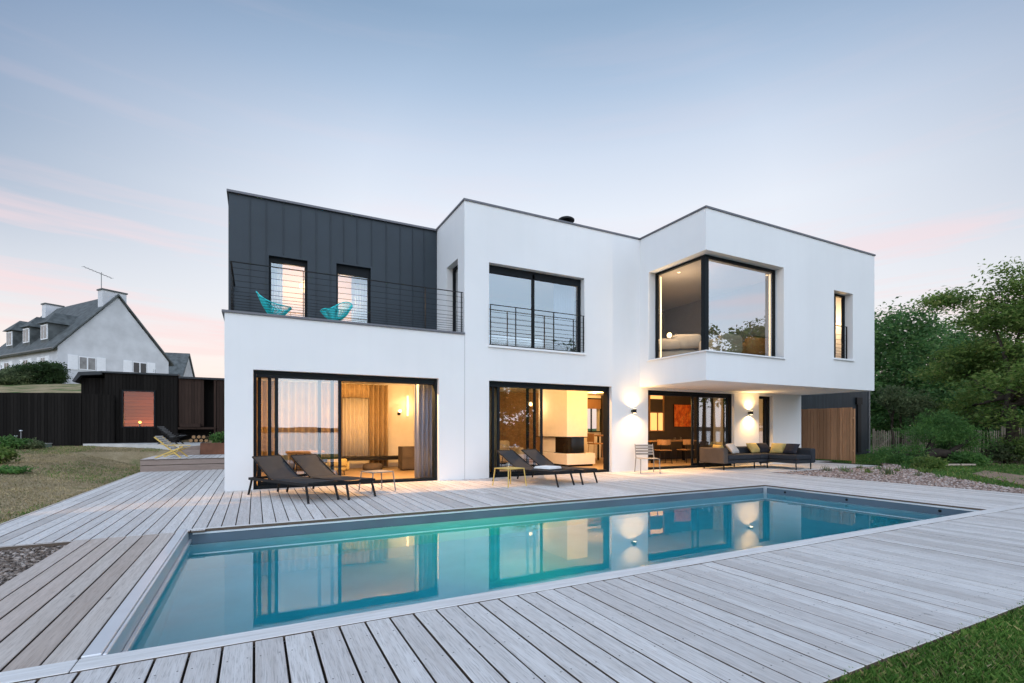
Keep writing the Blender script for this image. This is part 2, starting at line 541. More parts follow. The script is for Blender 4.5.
# ground materials
def lawn_mat():
    m, nt, b = new_mat('mixed_lawn')
    v = coords(nt)
    big = noise(nt, v, .55, 5, .6)
    mid = noise(nt, v, 3.2, 5, .65)
    fin = noise(nt, v, 42, 4, .7)
    dry = ramp(nt, mid, [(.3, (.32, .25, .14)), (.55, (.42, .33, .20)), (.75, (.50, .40, .26))])
    grn = ramp(nt, mid, [(.3, (.06, .115, .03)), (.6, (.095, .16, .045)), (.8, (.18, .19, .075))])
    sx = nt.nodes.new('ShaderNodeSeparateXYZ')
    t = nt.nodes.new('ShaderNodeTexCoord'); nt.links.new(t.outputs['Object'], sx.inputs[0])
    mr = nt.nodes.new('ShaderNodeMapRange'); mr.inputs['From Min'].default_value = 1; mr.inputs['From Max'].default_value = -2.5
    mr.inputs['To Min'].default_value = -.22; mr.inputs['To Max'].default_value = .20
    nt.links.new(sx.outputs[0], mr.inputs['Value'])
    my = nt.nodes.new('ShaderNodeMapRange'); my.inputs['From Min'].default_value = 24; my.inputs['From Max'].default_value = 30
    my.inputs['To Min'].default_value = 0; my.inputs['To Max'].default_value = -.12
    nt.links.new(sx.outputs[1], my.inputs['Value'])
    a1 = nt.nodes.new('ShaderNodeMath'); a1.operation = 'ADD'
    nt.links.new(big, a1.inputs[0]); nt.links.new(mr.outputs[0], a1.inputs[1])
    a2 = nt.nodes.new('ShaderNodeMath'); a2.operation = 'ADD'
    nt.links.new(a1.outputs[0], a2.inputs[0]); nt.links.new(my.outputs[0], a2.inputs[1])
    c = mixc(nt, ramp(nt, a2.outputs[0], [(.46, (0, 0, 0)), (.62, (1, 1, 1))]), grn, dry)
    c = mixc(nt, ramp(nt, fin, [(.35, (.65, .65, .65)), (.6, (0, 0, 0))]), c, mixc(nt, 1, c, (.45, .45, .45), 'MULTIPLY'))
    nt.links.new(c, b.inputs['Base Color'])
    b.inputs['Roughness'].default_value = .95; b.inputs['Specular IOR Level'].default_value = .1
    bump(nt, b, fin, .8, .03)
    return m
M['lawn'] = lawn_mat()

def speckle(name, stops, scale=40):
    m, nt, b = new_mat(name)
    vo = nt.nodes.new('ShaderNodeTexVoronoi'); vo.inputs['Scale'].default_value = scale
    nt.links.new(coords(nt), vo.inputs['Vector'])
    sp = nt.nodes.new('ShaderNodeSeparateColor'); nt.links.new(vo.outputs['Color'], sp.inputs[0])
    nt.links.new(ramp(nt, sp.outputs[0], stops), b.inputs['Base Color'])
    b.inputs['Roughness'].default_value = .95
    bump(nt, b, vo.outputs['Distance'], .8, .02)
    return m
M['gravelbase'] = speckle('gravel_ground', [(0, (.10, .07, .055)), (.5, (.22, .16, .13)), (1, (.36, .29, .25))], 34)
M['barkbase'] = speckle('bark_mulch_ground', [(0, (.035, .026, .02)), (.5, (.09, .07, .055)), (1, (.17, .14, .115))], 40)
M['path'] = simple('dry_dirt_path', (.25, .17, .115), .95, 0, .2, 3, .3)

def island_mat(name, stops, rough=.9):
    m, nt, b = new_mat(name)
    g = nt.nodes.new('ShaderNodeNewGeometry')
    c = ramp(nt, g.outputs['Random Per Island'], stops)
    nt.links.new(c, b.inputs['Base Color'])
    b.inputs['Roughness'].default_value = rough
    return m
M['pebbles'] = island_mat('mixed_pebbles', [(0, (.15, .10, .08)), (.4, (.30, .215, .18)), (.75, (.42, .33, .29)), (1, (.52, .46, .43))])
M['chips'] = island_mat('bark_chips', [(0, (.09, .065, .05)), (.5, (.22, .17, .14)), (1, (.42, .36, .32))])
M['blade'] = leaf_mat('green_grass_blades', [(0, (0.058, 0.145, 0.026)), (.5, (0.104, 0.225, 0.043)), (.85, (0.174, 0.275, 0.065)), (1, (0.406, 0.334, 0.160))], .3)
M['dryblade'] = leaf_mat('dry_grass_blades', [(0, (0.156, 0.169, 0.072)), (.25, (0.286, 0.234, 0.124)), (.6, (0.403, 0.312, 0.195)), (1, (0.520, 0.416, 0.273))], .2)
M['leafdark'] = leaf_mat('dark_green_leaves', [(0, (.055, .135, .05)), (.5, (.10, .21, .072)), (1, (.18, .29, .10))])
M['leafolive'] = leaf_mat('yellow_green_leaves', [(0, (.10, .18, .045)), (.5, (.175, .275, .07)), (.85, (.25, .33, .095)), (1, (.33, .34, .13))])
M['leafpine'] = leaf_mat('bright_pine_needles', [(0, (.07, .17, .05)), (.5, (.12, .26, .075)), (1, (.20, .34, .10))])
M['leafgrey'] = leaf_mat('grey_green_leaves', [(0, (0.105, 0.147, 0.077)), (.5, (0.161, 0.210, 0.105)), (1, (0.238, 0.266, 0.140))])
M['hedge'] = leaf_mat('hedge_leaves', [(0, (.028, .062, .022)), (.6, (.050, .095, .034)), (1, (.08, .125, .05))])

def painting_mat():
    m, nt, b = new_mat('orange_tree_painting')
    v = coords(nt)
    n1 = noise(nt, coords(nt, (3, 1, 3)), 1.6, 4)
    base = ramp(nt, n1, [(.3, (.45, .06, .01)), (.5, (.75, .16, .02)), (.7, (.9, .36, .06))])
    n2 = noise(nt, coords(nt, (9, 1, 4)), 1.4, 8, .75)
    c = mixc(nt, ramp(nt, n2, [(.52, (0, 0, 0)), (.6, (.7, .7, .7))]), base, (.10, .025, .01))
    nt.links.new(c, b.inputs['Base Color'])
    b.inputs['Roughness'].default_value = .5
    return m
M['painting'] = painting_mat()
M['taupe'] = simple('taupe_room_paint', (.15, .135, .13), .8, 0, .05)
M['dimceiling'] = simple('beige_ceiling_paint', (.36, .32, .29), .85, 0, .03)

# ------------------------------------------------------------------ world, sun, camera
def make_world():
    w = bpy.data.worlds.new('World'); scene.world = w; w.use_nodes = True
    nt = w.node_tree
    bg = nt.nodes['Background']
    L = nt.links.new
    tc = nt.nodes.new('ShaderNodeTexCoord')
    sx = nt.nodes.new('ShaderNodeSeparateXYZ'); L(tc.outputs['Generated'], sx.inputs[0])
    grad = ramp(nt, sx.outputs[2], [(0.0, (.92, .72, .66)), (.10, (.90, .78, .77)), (.22, (.82, .81, .86)), (.38, (.76, .79, .87)),
                                    (.476, (.60, .67, .80)), (.56, (.40, .51, .68)), (.64, (.255, .37, .54)), (.75, (.26, .37, .53)), (1.0, (.36, .43, .55))])
    # the sky ahead is palest to the right of the middle
    dg = nt.nodes.new('ShaderNodeVectorMath'); dg.operation = 'DOT_PRODUCT'
    L(tc.outputs['Generated'], dg.inputs[0]); dg.inputs[1].default_value = (.51, .79, .336)
    fg = nt.nodes.new('ShaderNodeMapRange'); fg.inputs['From Min'].default_value = .66; fg.inputs['From Max'].default_value = .93
    fg.inputs['To Min'].default_value = 0; fg.inputs['To Max'].default_value = 1
    L(dg.outputs['Value'], fg.inputs['Value'])
    wz = nt.nodes.new('ShaderNodeMapRange'); wz.interpolation_type = 'SMOOTHSTEP'; wz.inputs['From Min'].default_value = .10; wz.inputs['From Max'].default_value = .42
    L(sx.outputs[2], wz.inputs['Value'])
    grad = mixc(nt, wz.outputs[0], grad, mixc(nt, 1, grad, mixc(nt, fg.outputs[0], (.44, .52, .63), (1.02, 1.02, 1.02)), 'MULTIPLY'))
    # soft pink cloud streaks low in the sky
    mp = nt.nodes.new('ShaderNodeMapping'); mp.inputs['Scale'].default_value = (1.0, 1.0, 14); mp.inputs['Rotation'].default_value = (R(7), R(-9), 0)
    L(tc.outputs['Generated'], mp.inputs['Vector'])
    cl = noise(nt, mp.outputs[0], 2.1, 6, .55)
    mask = ramp(nt, cl, [(.50, (0, 0, 0)), (.64, (1, 1, 1))])
    band = ramp(nt, sx.outputs[2], [(.02, (.2, .2, .2)), (.16, (.72, .72, .72)), (.27, (.6, .6, .6)), (.36, (.15, .15, .15)), (.5, (.05, .05, .05))])
    cm = mixc(nt, 1, mask, band, 'MULTIPLY')
    grad = mixc(nt, cm, grad, (.91, .66, .68))
    # the twilight glow lies behind the photographer, so that half of the sky is much brighter
    dt = nt.nodes.new('ShaderNodeVectorMath'); dt.operation = 'DOT_PRODUCT'
    L(tc.outputs['Generated'], dt.inputs[0]); dt.inputs[1].default_value = (-.40, -.91, .0)
    mr = nt.nodes.new('ShaderNodeMapRange'); mr.interpolation_type = 'SMOOTHSTEP'
    mr.inputs['From Min'].default_value = -.35; mr.inputs['From Max'].default_value = .6
    mr.inputs['To Min'].default_value = 1.0; mr.inputs['To Max'].default_value = 2.4
    L(dt.outputs['Value'], mr.inputs['Value'])
    tb = nt.nodes.new('ShaderNodeMapRange'); tb.inputs['From Min'].default_value = -.25; tb.inputs['From Max'].default_value = .6
    L(dt.outputs['Value'], tb.inputs['Value'])
    back = ramp(nt, sx.outputs[2], [(0.0, (.62, .70, .80)), (.10, (.56, .70, .84)), (.24, (.52, .70, .88)), (.36, (.56, .69, .86)), (.46, (.66, .68, .79)), (.62, (.50, .62, .80)), (1.0, (.38, .46, .60))])
    back = mixc(nt, mixc(nt, 1, cm, (.35, .35, .35), 'MULTIPLY'), back, (.80, .66, .70))
    grad = mixc(nt, tb.outputs[0], grad, back)
    vm = nt.nodes.new('ShaderNodeVectorMath'); vm.operation = 'SCALE'
    L(grad, vm.inputs[0]); L(mr.outputs[0], vm.inputs['Scale'])
    sky = nt.nodes.new('ShaderNodeTexSky'); sky.sky_type = 'NISHITA'; sky.sun_disc = False
    sky.sun_elevation = R(3); sky.sun_rotation = math.atan2(-.40, -.91)
    sc = nt.nodes.new('ShaderNodeVectorMath'); sc.operation = 'SCALE'; sc.inputs['Scale'].default_value = .05
    L(sky.outputs[0], sc.inputs[0])
    ad = nt.nodes.new('ShaderNodeVectorMath'); ad.operation = 'ADD'
    L(vm.outputs[0], ad.inputs[0]); L(sc.outputs[0], ad.inputs[1])
    L(ad.outputs[0], bg.inputs['Color'])
    bg.inputs['Strength'].default_value = 1.0
make_world()

sun = bpy.data.lights.new('sun', 'SUN'); sun.energy = .45; sun.angle = R(70); sun.color = (1, .975, .95)
so = bpy.data.objects.new('sun', sun); COL.objects.link(so)
so.rotation_euler = Vector((.40, .91, -1.0)).to_track_quat('-Z', 'Y').to_euler()

cam = bpy.data.cameras.new('camera'); co = bpy.data.objects.new('camera', cam); COL.objects.link(co)
cam.sensor_width = 36; cam.lens = 497.5 / 1024 * 36
cam.shift_y = 87.5 / 1024
cam.clip_start = .05; cam.clip_end = 9000
co.location = (0, 0, 1.15)
co.rotation_euler = (R(90), 0, -math.atan2(.4589, .8884))
scene.camera = co

vs = scene.view_settings
vs.view_transform = 'Standard'; vs.look = 'None'; vs.exposure = 0; vs.gamma = 1
vs.use_curve_mapping = False
cy = scene.cycles
cy.use_denoising = True
cy.max_bounces = 10; cy.diffuse_bounces = 4; cy.glossy_bounces = 5; cy.transmission_bounces = 8; cy.transparent_max_bounces = 16
cy.caustics_reflective = False; cy.caustics_refractive = True
cy.sample_clamp_indirect = 6

def lamp_light(name, typ, loc, energy, color=(1, .66, .34), parent=None, rot=None, **kw):
    l = bpy.data.lights.new(name, typ); l.energy = energy; l.color = color
    for k, v in kw.items(): setattr(l, k, v)
    o = bpy.data.objects.new(name, l); COL.objects.link(o)
    o.location = loc
    if rot: o.rotation_euler = rot
    if parent is not None: o.parent = parent
    return o

# ------------------------------------------------------------------ terrain
POOL = (-.69, 9.30, 3.19, 6.70)
def ground_z(x, y):
    z = -.06
    d = .4589 * x + .8884 * y
    if y > 6:
        k = sstep(-2.76, -5.2, x) if (y < 18.9 or x < -2.76 and y < 19.6) else 1 - sstep(-1.5, 5, x)
        zl = interp(y, [8, 12, 16.4, 20, 22.5], [0, .12, .30, .50, .60])
        if d > 19.3:
            zl = max(zl, interp(d, [19.3, 24, 28, 42, 80, 300, 1500], [.62, 2.4, 3.2, 5.2, 7.5, 10, 14]))
        z += k * zl
    if y < -4:
        z -= interp(-y, [4, 15, 60, 3000], [0, 1.1, 12, 14])
    if x > 24 and y > -4:
        z += interp(x, [24, 60, 300], [0, .6, 1.5]) * sstep(-4, 2, y)
    z += .02 * math.sin(x * 1.3 + y * .7) * math.sin(y * 1.1) * (1 if (x < -3 or x > 13) else 0)
    return z

def make_terrain():
    xs = sorted(set([-3000, -1200, -500, -200, -100, -60] + [-40 + i * 2 for i in range(14)] + [-12 + .5 * i for i in range(20)]
                    + [-2.76, -2.2, -1.9, -.80, 9.42] + [i * .75 for i in range(0, 12)] + [9.5 + .75 * i for i in range(1, 30)] + [34, 38, 44, 55, 80, 140, 300, 900, 3000]))
    ys = sorted(set([-60, -40, -25, -15, -9, -6, -4, -2] + [-1 + .5 * i for i in range(9)] + [3.08, 3.5, 4.5, 5.5, 6.3, 6.82, 7.5]
                    + [8 + .5 * i for i in range(40)] + [29, 31, 34, 38, 43, 50, 60, 75, 100, 160, 300, 800, 2500]))
    m = MB()
    idx = {}
    for i, x in enumerate(xs):
        for j, y in enumerate(ys):
            idx[i, j] = len(m.v)
            m.v.append((x, y, ground_z(x, y)))
    for i in range(len(xs) - 1):
        for j in range(len(ys) - 1):
            cx, cyy = (xs[i] + xs[i + 1]) / 2, (ys[j] + ys[j + 1]) / 2
            if -.80 < cx < 9.42 and 3.08 < cyy < 6.82: continue
            m.f.append((idx[i, j], idx[i + 1, j], idx[i + 1, j + 1], idx[i, j + 1]))
    o = m.build('lawn', M['lawn'], smooth=True)
    tag(o, kind='structure')
make_terrain()

# sea and far shore, seen mirrored in the window panes
def sea_mat():
    m, nt, b = new_mat('calm_sea')
    b.inputs['Base Color'].default_value = (.05, .09, .12, 1); b.inputs['Roughness'].default_value = .16
    bump(nt, b, noise(nt, coords(nt, (.05, .2, 1)), 1, 3), .3, .5)
    return m
m = MB(); m.quad((-6000, -6000, -11), (6000, -6000, -11), (6000, -50, -11), (-6000, -50, -11))
tag(m.build('sea_water', sea_mat()), kind='structure')
m = MB()
prev = None
for i in range(121):
    x = -3000 + 50 * i
    h = 5 + 9 * abs(math.sin(i * .13) * math.cos(i * .051 + 1)) + 2 * math.sin(i * 1.7)
    row = [(x, -1900, -12), (x, -1990, -11 + h + 9), (x, -2150, -11 + h + 5), (x, -2300, -12)]
    if prev:
        for a in range(3):
            m.quad(prev[a], row[a], row[a + 1], prev[a + 1])
    prev = row
tag(m.build('far_shore', M['soil'], smooth=True), kind='structure')

# ------------------------------------------------------------------ decks (real boards with gaps)
def boards_along_y(m, x0, x1, y0, y1, pitch=.1475, gap=.011, th=.028, top=0.0, joint=True, seed=1):
    r = random.Random(seed)
    n = max(1, round((x1 - x0) / pitch)); p = (x1 - x0) / n
    for i in range(n):
        a, b = x0 + i * p + gap / 2, x0 + (i + 1) * p - gap / 2
        ya = y0
        cuts = []
        if joint and y1 - y0 > 3.2:
            cuts = [y0 + (y1 - y0) * r.choice([.36, .5, .64])]
        for c in cuts + [y1]:
            dz = r.uniform(-.0022, .0022)
            m.box(a, b, ya + (.002 if ya > y0 else 0), c - (.002 if c < y1 else 0), top - th + dz, top + dz)
            ya = c

DECK_R = 11.75
m = MB()
boards_along_y(m, -5.0, DECK_R, 1.36, 3.035, gap=.012, joint=False, seed=1)
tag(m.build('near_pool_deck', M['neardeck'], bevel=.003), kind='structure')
m = MB()
boards_along_y(m, -.50 - 15 * .1475, -.50, 6.645, 16.38, seed=2)
boards_along_y(m, -.50, 9.32, 6.765, 10.575, seed=3)
boards_along_y(m, 9.32, 9.32 + 16 * .1475, 3.2, 10.575, seed=4)
boards_along_y(m, 9.32 + 16 * .1475, 9.32 + 16 * .1475 + .44, 3.2, 8.55, joint=False, seed=14)
boards_along_y(m, 9.32 + 16 * .1475, 17.3, 8.55, 10.575, joint=False, seed=5)
boards_along_y(m, 16.65, 18.4, 10.58, 13.2, joint=False, seed=15)
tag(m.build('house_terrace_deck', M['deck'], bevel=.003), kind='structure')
m = MB()
boards_along_y(m, -1.665, -.785, 3.2, 6.635, pitch=.1467, gap=.011, joint=False, seed=6)
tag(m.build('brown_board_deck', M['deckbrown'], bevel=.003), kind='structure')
m = MB()
r = random.Random(4)
xa = -5.0
for xb in (-.78, 2.9, 6.6, 9.2, DECK_R):
    m.box(xa + .002, xb - .002, 3.043, 3.192, -.03, .004); xa = xb
for xa, xb in ((-.685, 3.1), (3.1, 6.7), (6.7, 9.30)):
    m.box(xa + .002, xb - .002, 6.703, 6.757, -.03, .006)
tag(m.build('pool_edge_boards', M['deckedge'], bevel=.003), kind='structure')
m = MB()
m.box(-2.72, -.70, 6.60, 6.64, -.14, -.004)
m.box(-2.755, -2.72, 6.64, 16.38, -.14, -.004)
tag(m.build('deck_edge_joist', M['deckbrown']), kind='structure')
m = MB()
boards_along_y(m, 9.303, 9.318, 3.2, 6.7, pitch=.015, gap=0, joint=False)

m = MB()
for b in ((-5, DECK_R, 1.37, 3.07), (-2.70, -.80, 3.2, 16.4), (-.80, 9.43, 6.83, 10.6), (9.43, 12.15, 3.07, 10.6), (12.15, 18.4, 8.56, 10.6), (16.65, 18.4, 10.6, 13.2), (-.79, -.5, 6.83, 16.4)):
    m.box(b[0], b[1], b[2], b[3], -.055, -.048)
tag(m.build('dark_gap_sheet', M['soil']), kind='structure')  # dark sheet added below the boards to deepen the shade in the gaps
# raised deck by the lounge chairs
t = thing('raised_deck_step', (-1.2, 17.2, 0), 'low grey wooden deck platform with two stacked riser boards left of the house', 'deck step')
m = MB(); boards_along_y(m, -2.75, .1, 16.42, 18.6, top=.33, joint=False, seed=8)
m.build('boards', M['deck'], t, world=True)
m = MB(); m.box(-2.73, .1, 16.405, 16.44, .175, .300)
m.box(-2.73, .1, 16.385, 16.44, -.02, .160)
m.box(-2.74, -2.70, 16.44, 18.6, .0, .30)
m.build('riser', M['riser'], t, world=True)
t2 = thing('wooden_step', (-2.0, 18.9, .33), 'upper wooden step between the raised deck and the pale concrete slab', 'step')
m = MB(); m.box(-2.15, -1.56, 18.62, 18.9, .05, .48); m.box(-2.15, -1.56, 18.9, 19.2, .05, .60)
m.build('tread', M['riser'], t2, world=True)
TERR = [(-5.45, 22.78), (-3.45, 21.0), (-1.75, 19.5), (.2, 19.45), (.2, 23.3), (-5.45, 23.3)]
m = MB(); m.prism(TERR, .25, .625)
tag(m.build('concrete_terrace', M['concrete']), kind='structure')

# corten planter
t = thing('corten_planter', (-1.1, 18.75, .33), 'rusty steel planter box filled with soil beside the white house wall', 'planter')
m = MB()
for b in ((-1.55, .1, 18.612, 18.618), (-1.55, .1, 19.42, 19.43), (-1.55, -1.54, 18.62, 19.42), (.09, .1, 18.62, 19.42)):
    m.box(b[0], b[1], b[2], b[3], .335, .70)
m.build('box', M['corten'], t, world=True)
m = MB(); m.box(-1.535, .085, 18.625, 19.415, .34, .69)
m.build('soil', M['soil'], t, world=True)

# ------------------------------------------------------------------ swimming pool
t = thing('swimming_pool', (4.3, 4.95, -1.5), 'rectangular swimming pool with grey liner and pale metal edge set in the deck', 'pool')
x0, x1, y0, y1 = POOL
m = MB()
m.box(x0 - .2, x1 + .2, y1, y1 + .12, -1.62, -.032)
m.box(x0 - .2, x1 + .2, y0 - .12, y0, -1.62, -.032)
m.box(x0 - .1, x0, y0, y1, -1.62, -.06)
m.box(x1, x1 + .12, y0, y1, -1.62, -.032)
m.build('liner_wall', M['linerdeep'], t, world=True)
for (a, b, c, d) in ((x0 + .0005, x1 - .0005, y1 - .006, y1 - .0005), (x0 + .0005, x1 - .0005, y0 + .0005, y0 + .006), (x1 - .006, x1 - .0005, y0 + .007, y1 - .007), (x0 + .0005, x0 + .006, y0 + .007, y1 - .007)):
    m = MB(); m.box(a, b, c, d, -.20, -.034); m.build('waterline_band', M['liner'], t, world=True)
m = MB(); m.box(x0 - .1, x1 + .12, y0 - .12, y1 + .12, -1.64, -1.5)
m.build('pool_floor', M['linerdeep'], t, world=True)
m = MB()
m.box(x0 - .083, x0, y0 + .003, y1 + .03, -.055, .014)
m.box(x0 + .002, x0 + .022, y0 + .003, y1 - .003, -.115, .008)
m.box(x0 + .024, x0 + .050, y0 + .003, y1 - .003, -.135, -.10)
m.build('metal_rim', M['alu'], t, world=True, bevel=.004)
m = MB()
m.box(x0 + .06, x1 - .003, y1 - .012, y1 - .002, -.05, -.034)
m.box(x1 - .012, x1 - .002, y0 + .01, y1 - .015, -.05, -.034)
m.build('liner_rail', M['alu'], t, world=True)
m = MB(); m.box(x1 - .05, x1 - .012, y1 - .06, y1 - .012, -.30, -.052)
m.build('corner_trim', M['alu'], t, world=True)
for yy in (6.25, 5.1, 3.75):
    m = MB(); m.lathe([(.022, 0), (.022, .010), (.014, .013)], n=16, M=Matrix.Translation((x1 - .001, yy, -.10)) @ Matrix.Rotation(R(-90), 4, 'Y'))
    m.build('inlet', M['black'], t, world=True)
# underwater lamp in the near pool wall
m = MB(); m.lathe([(.10, 0), (.10, .02), (.08, .035)], n=20, M=Matrix.Translation((2.95, y0 + .002, -.60)) @ Matrix.Rotation(R(-90), 4, 'X'))
m.build('pool_lamp', M['lensglow'], t, world=True)
lamp_light('pool_light', 'SPOT', (2.95, y0 + .06, -.60), 420, (1, .72, .17), rot=(R(101), 0, 0), spot_size=R(100), spot_blend=1.0, shadow_soft_size=0)

def water_mat():
    m = bpy.data.materials.new('pool_water'); m.use_nodes = True
    nt = m.node_tree; nt.nodes.clear()
    out = nt.nodes.new('ShaderNodeOutputMaterial')
    g = nt.nodes.new('ShaderNodeBsdfGlass'); g.inputs['IOR'].default_value = 1.42; g.inputs['Roughness'].default_value = 0
    bp = nt.nodes.new('ShaderNodeBump'); bp.inputs['Strength'].default_value = .035; bp.inputs['Distance'].default_value = .02
    nt.links.new(noise(nt, coords(nt), 2.2, 2), bp.inputs['Height']); nt.links.new(bp.outputs[0], g.inputs['Normal'])
    va = nt.nodes.new('ShaderNodeVolumeAbsorption'); va.inputs['Color'].default_value = (.0, .85, .905, 1); va.inputs['Density'].default_value = .95
    nt.links.new(g.outputs[0], out.inputs['Surface']); nt.links.new(va.outputs[0], out.inputs['Volume'])
    return m
m = MB(); m.box(x0 - .05, x1 + .06, y0 - .06, y1 + .06, -1.55, -.158)
tag(m.build('water', water_mat()), kind='structure')

# ------------------------------------------------------------------ the house
Y0 = 10.58            # ground floor and middle block front
YZ = 12.51            # set back zinc storey
Y3 = 8.316            # projecting right block
XL, XM, X3, XR = -.50, 4.246, 9.44, 16.60
TOP, BOT3, BAL = 6.365, 2.304, 3.305
BACK = 20.0
H = thing('modern_house', (8, Y0, 0), 'large white flat roofed modern house with dark zinc upper storey and lit rooms', 'house')
def P_front(y): return lambda u, v, w: (u, y + w, v)
def P_side(x): return lambda u, v, w: (x + w, u, v)

D1 = (-.03, 3.63, .0, 2.275); D2 = (4.861, 8.46, .0, 2.285); D3 = (9.73, 13.25, .0, 2.245); W4 = (14.41, 15.11, .03, 2.22)
WU2 = (4.861, 7.575, 3.11, 5.05)
m = MB()
m.wall(P_front(Y0), [XL, XR], (-.03, TOP), [D1, D2, D3, W4, WU2, (XL - 1, XM, BAL, 9), (X3, XR + 1, BOT3, 9)], .30)
m.build('front_wall', M['render'], H, world=True)
WC = (9.30, 12.32, 3.01, 5.38); WN = (14.54, 15.47, 3.16, 5.08)
m = MB()
m.wall(P_front(Y3), [X3, XR], (BOT3, TOP), [WC, WN], .30)
m.wall(P_side(X3), [Y3 + .30, Y0], (BOT3, TOP), [(Y3, 10.24, 3.01, 5.38)], .30)
m.wall(P_side(XR - .30), [Y3 + .30, BACK], (BOT3, TOP), [], .30)
m.build('projecting_wall', M['render'], H, world=True)
m = MB()
m.wall(P_side(XM), [Y0 + .30, YZ + .02], (BAL, TOP), [(11.0, 11.78, 3.32, 5.17)], .30)
m.wall(P_side(XM + .002), [YZ + .02, BACK], (BAL, TOP), [], .298)
m.wall(P_side(XL), [Y0 + .30, BACK], (-.03, BAL), [], .30)
m.wall(P_side(XR - .30), [Y0 + .30, BACK], (-.03, BOT3), [], .30)
m.wall(P_front(BACK), [XL, XR], (-.03, TOP), [(13.0, 16.1, .4, 3.0)], .30)
m.build('side_wall', M['render'], H, world=True)
m = MB(); m.box(XM + .001, XM + .007, Y0 - .0025, Y0 - .0005, 0, BAL); m.build('render_joint', M['greymetal'], H, world=True)
# soffit under the projecting block
m = MB(); m.box(X3 + .002, XR - .302, Y3 + .302, Y0 - .002, BOT3 + .003, BOT3 + .2)
m.build('soffit', M['render'], H, world=True)
# zinc storey
WA = (.275, 1.09, 3.20, 5.08); WB = (1.73, 2.54, 3.20, 5.12)
m = MB()
m.wall(P_front(YZ), [XL - .012, XM - .002], (3.16, 6.325), [WA, WB], .30)
m.wall(P_side(XL - .012), [YZ + .30, BACK], (BAL + .003, 6.325), [], .30)
m.build('zinc_cladding', M['zinc'], H, world=True)
m = MB()
x = XL + .40
while x < XM - .1:
    segs = [(3.17, 6.32)]
    for w in (WA, WB):
        if w[0] - .03 < x < w[1] + .03: segs = [(w[3] + .06, 6.32)]
    for a, b in segs:
        m.box(x - .006, x + .006, YZ - .022, YZ - .001, a, b)
    x += .333 + .03 * math.sin(x * 3)
y = YZ + .4
while y < BACK - .2:
    m.box(XL - .034, XL - .013, y - .006, y + .006, BAL + .01, 6.32); y += .36
m.build('standing_seam', M['zinc'], H, world=True)
# roofs and balcony floor
m = MB()
m.box(XM + .31, X3 - .005, Y0 + .31, BACK - .01, 6.05, 6.15)
m.box(X3 + .31, XR - .31, Y3 + .31, BACK - .01, 6.05, 6.15)
m.box(XL + .30, XM - .005, YZ + .31, BACK - .01, 6.05, 6.15)
m.build('flat_roof', M['greymetal'], H, world=True)
m = MB()
m.box(XL + .31, XM - .003, Y0 + .31, YZ - .025, 3.05, 3.27)
m.build('balcony_floor', M['deckbrown'], H, world=True)
# copings
c = MB()
def cop(x0_, x1_, y0_, y1_, z0, z1): c.box(x0_, x1_, y0_, y1_, z0, z1)
cop(XL - .045, XM + .0, Y0 - .035, Y0 + .33, BAL + .002, BAL + .042)
cop(XL - .045, XL + .33, Y0 + .332, YZ - .03, BAL + .002, BAL + .042)
cop(XM - .025, X3 - .03, Y0 - .025, Y0 + .33, TOP + .002, TOP + .045)
cop(XM - .025, XM + .33, Y0 + .332, BACK, TOP + .002, TOP + .045)
cop(X3 - .025, XR + .025, Y3 - .025, Y3 + .33, TOP + .002, TOP + .045)
cop(X3 - .025, X3 + .33, Y3 + .332, BACK, TOP + .002, TOP + .045)
cop(XR - .33, XR + .025, Y3 + .332, BACK, TOP + .002, TOP + .045)
c.build('roof_coping', M['coping'], H, world=True)
c = MB()
cop(XL - .05, XM - .027, YZ - .06, YZ + .33, 6.327, 6.375)
cop(XL - .05, XL + .33, YZ + .332, BACK, 6.327, 6.375)
c.build('zinc_coping', M['coping'], H, world=True)
# roof cowl
m = MB(); m.lathe([(.13, 0), (.13, .92), (.11, .94)], (7.95, 12.0, 6.15), 18)
f = m.build('roof_cowl', M['black'], H, world=True, smooth=False)
m = MB(); m.lathe([(.10, 0), (.24, .03), (.24, .07), (.20, .10), (.06, .16)], (7.95, 12.0, 7.095), 20)
m.build('cowl_cap', M['black'], f, world=True)

# ---- interiors (parts of the house)
m = MB()
m.box(XL + .302, XM + .15, Y0 + .05, 15.5, -.05, .0)
m.box(XM + .152, XR - .302, Y0 + .05, 16.4, -.05, .0)
m.build('room_floor', M['floorwood'], H, world=True)
m = MB()
m.box(XL + .302, XR - .302, Y0 + .302, 16.4, 2.5, 2.56)
m.box(XM + .302, X3 + .1, Y0 + .302, 16.4, 5.45, 5.5)
m.box(XL + .302, XM - .01, YZ + .302, 16.4, 5.45, 5.5)
m.build('room_ceiling', M['ceiling'], H, world=True)
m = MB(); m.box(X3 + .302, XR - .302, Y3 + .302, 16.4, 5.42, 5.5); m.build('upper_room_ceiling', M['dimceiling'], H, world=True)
m = MB()
m.box(XL + .302, XR - .302, YZ + .302, 16.4, 2.95, 3.0)
m.box(XM + .302, X3 + .30, Y0 + .302, YZ + .30, 2.95, 3.0)
m.box(X3 + .302, XR - .302, Y3 + .302, YZ + .30, 2.95, 3.0)
m.build('upper_floor', M['floorwood'], H, world=True)
m = MB()
m.box(XL + .302, XM + .152, 15.2, 15.35, 0.001, 2.499)              # living room back
m.box(XM + .15, XM + .30, Y0 + .302, 15.19, .001, 2.499)            # partition
m.wall(P_front(16.2), [XM + .302, 12.55], (.001, 2.499), [(11.40, 12.30, 1.06, 2.34)], .15)
m.box(XL + .302, XM - .01, 16.2, 16.35, 3.001, 5.449)               # upper backs
m.box(XM + .302, X3 + .1, 15.0, 15.15, 3.001, 5.449)
m.box(13.105, 13.25, Y3 + .31, 13.39, 3.001, 5.41)
m.build('interior_wall', M['interior'], H, world=True)
m = MB()
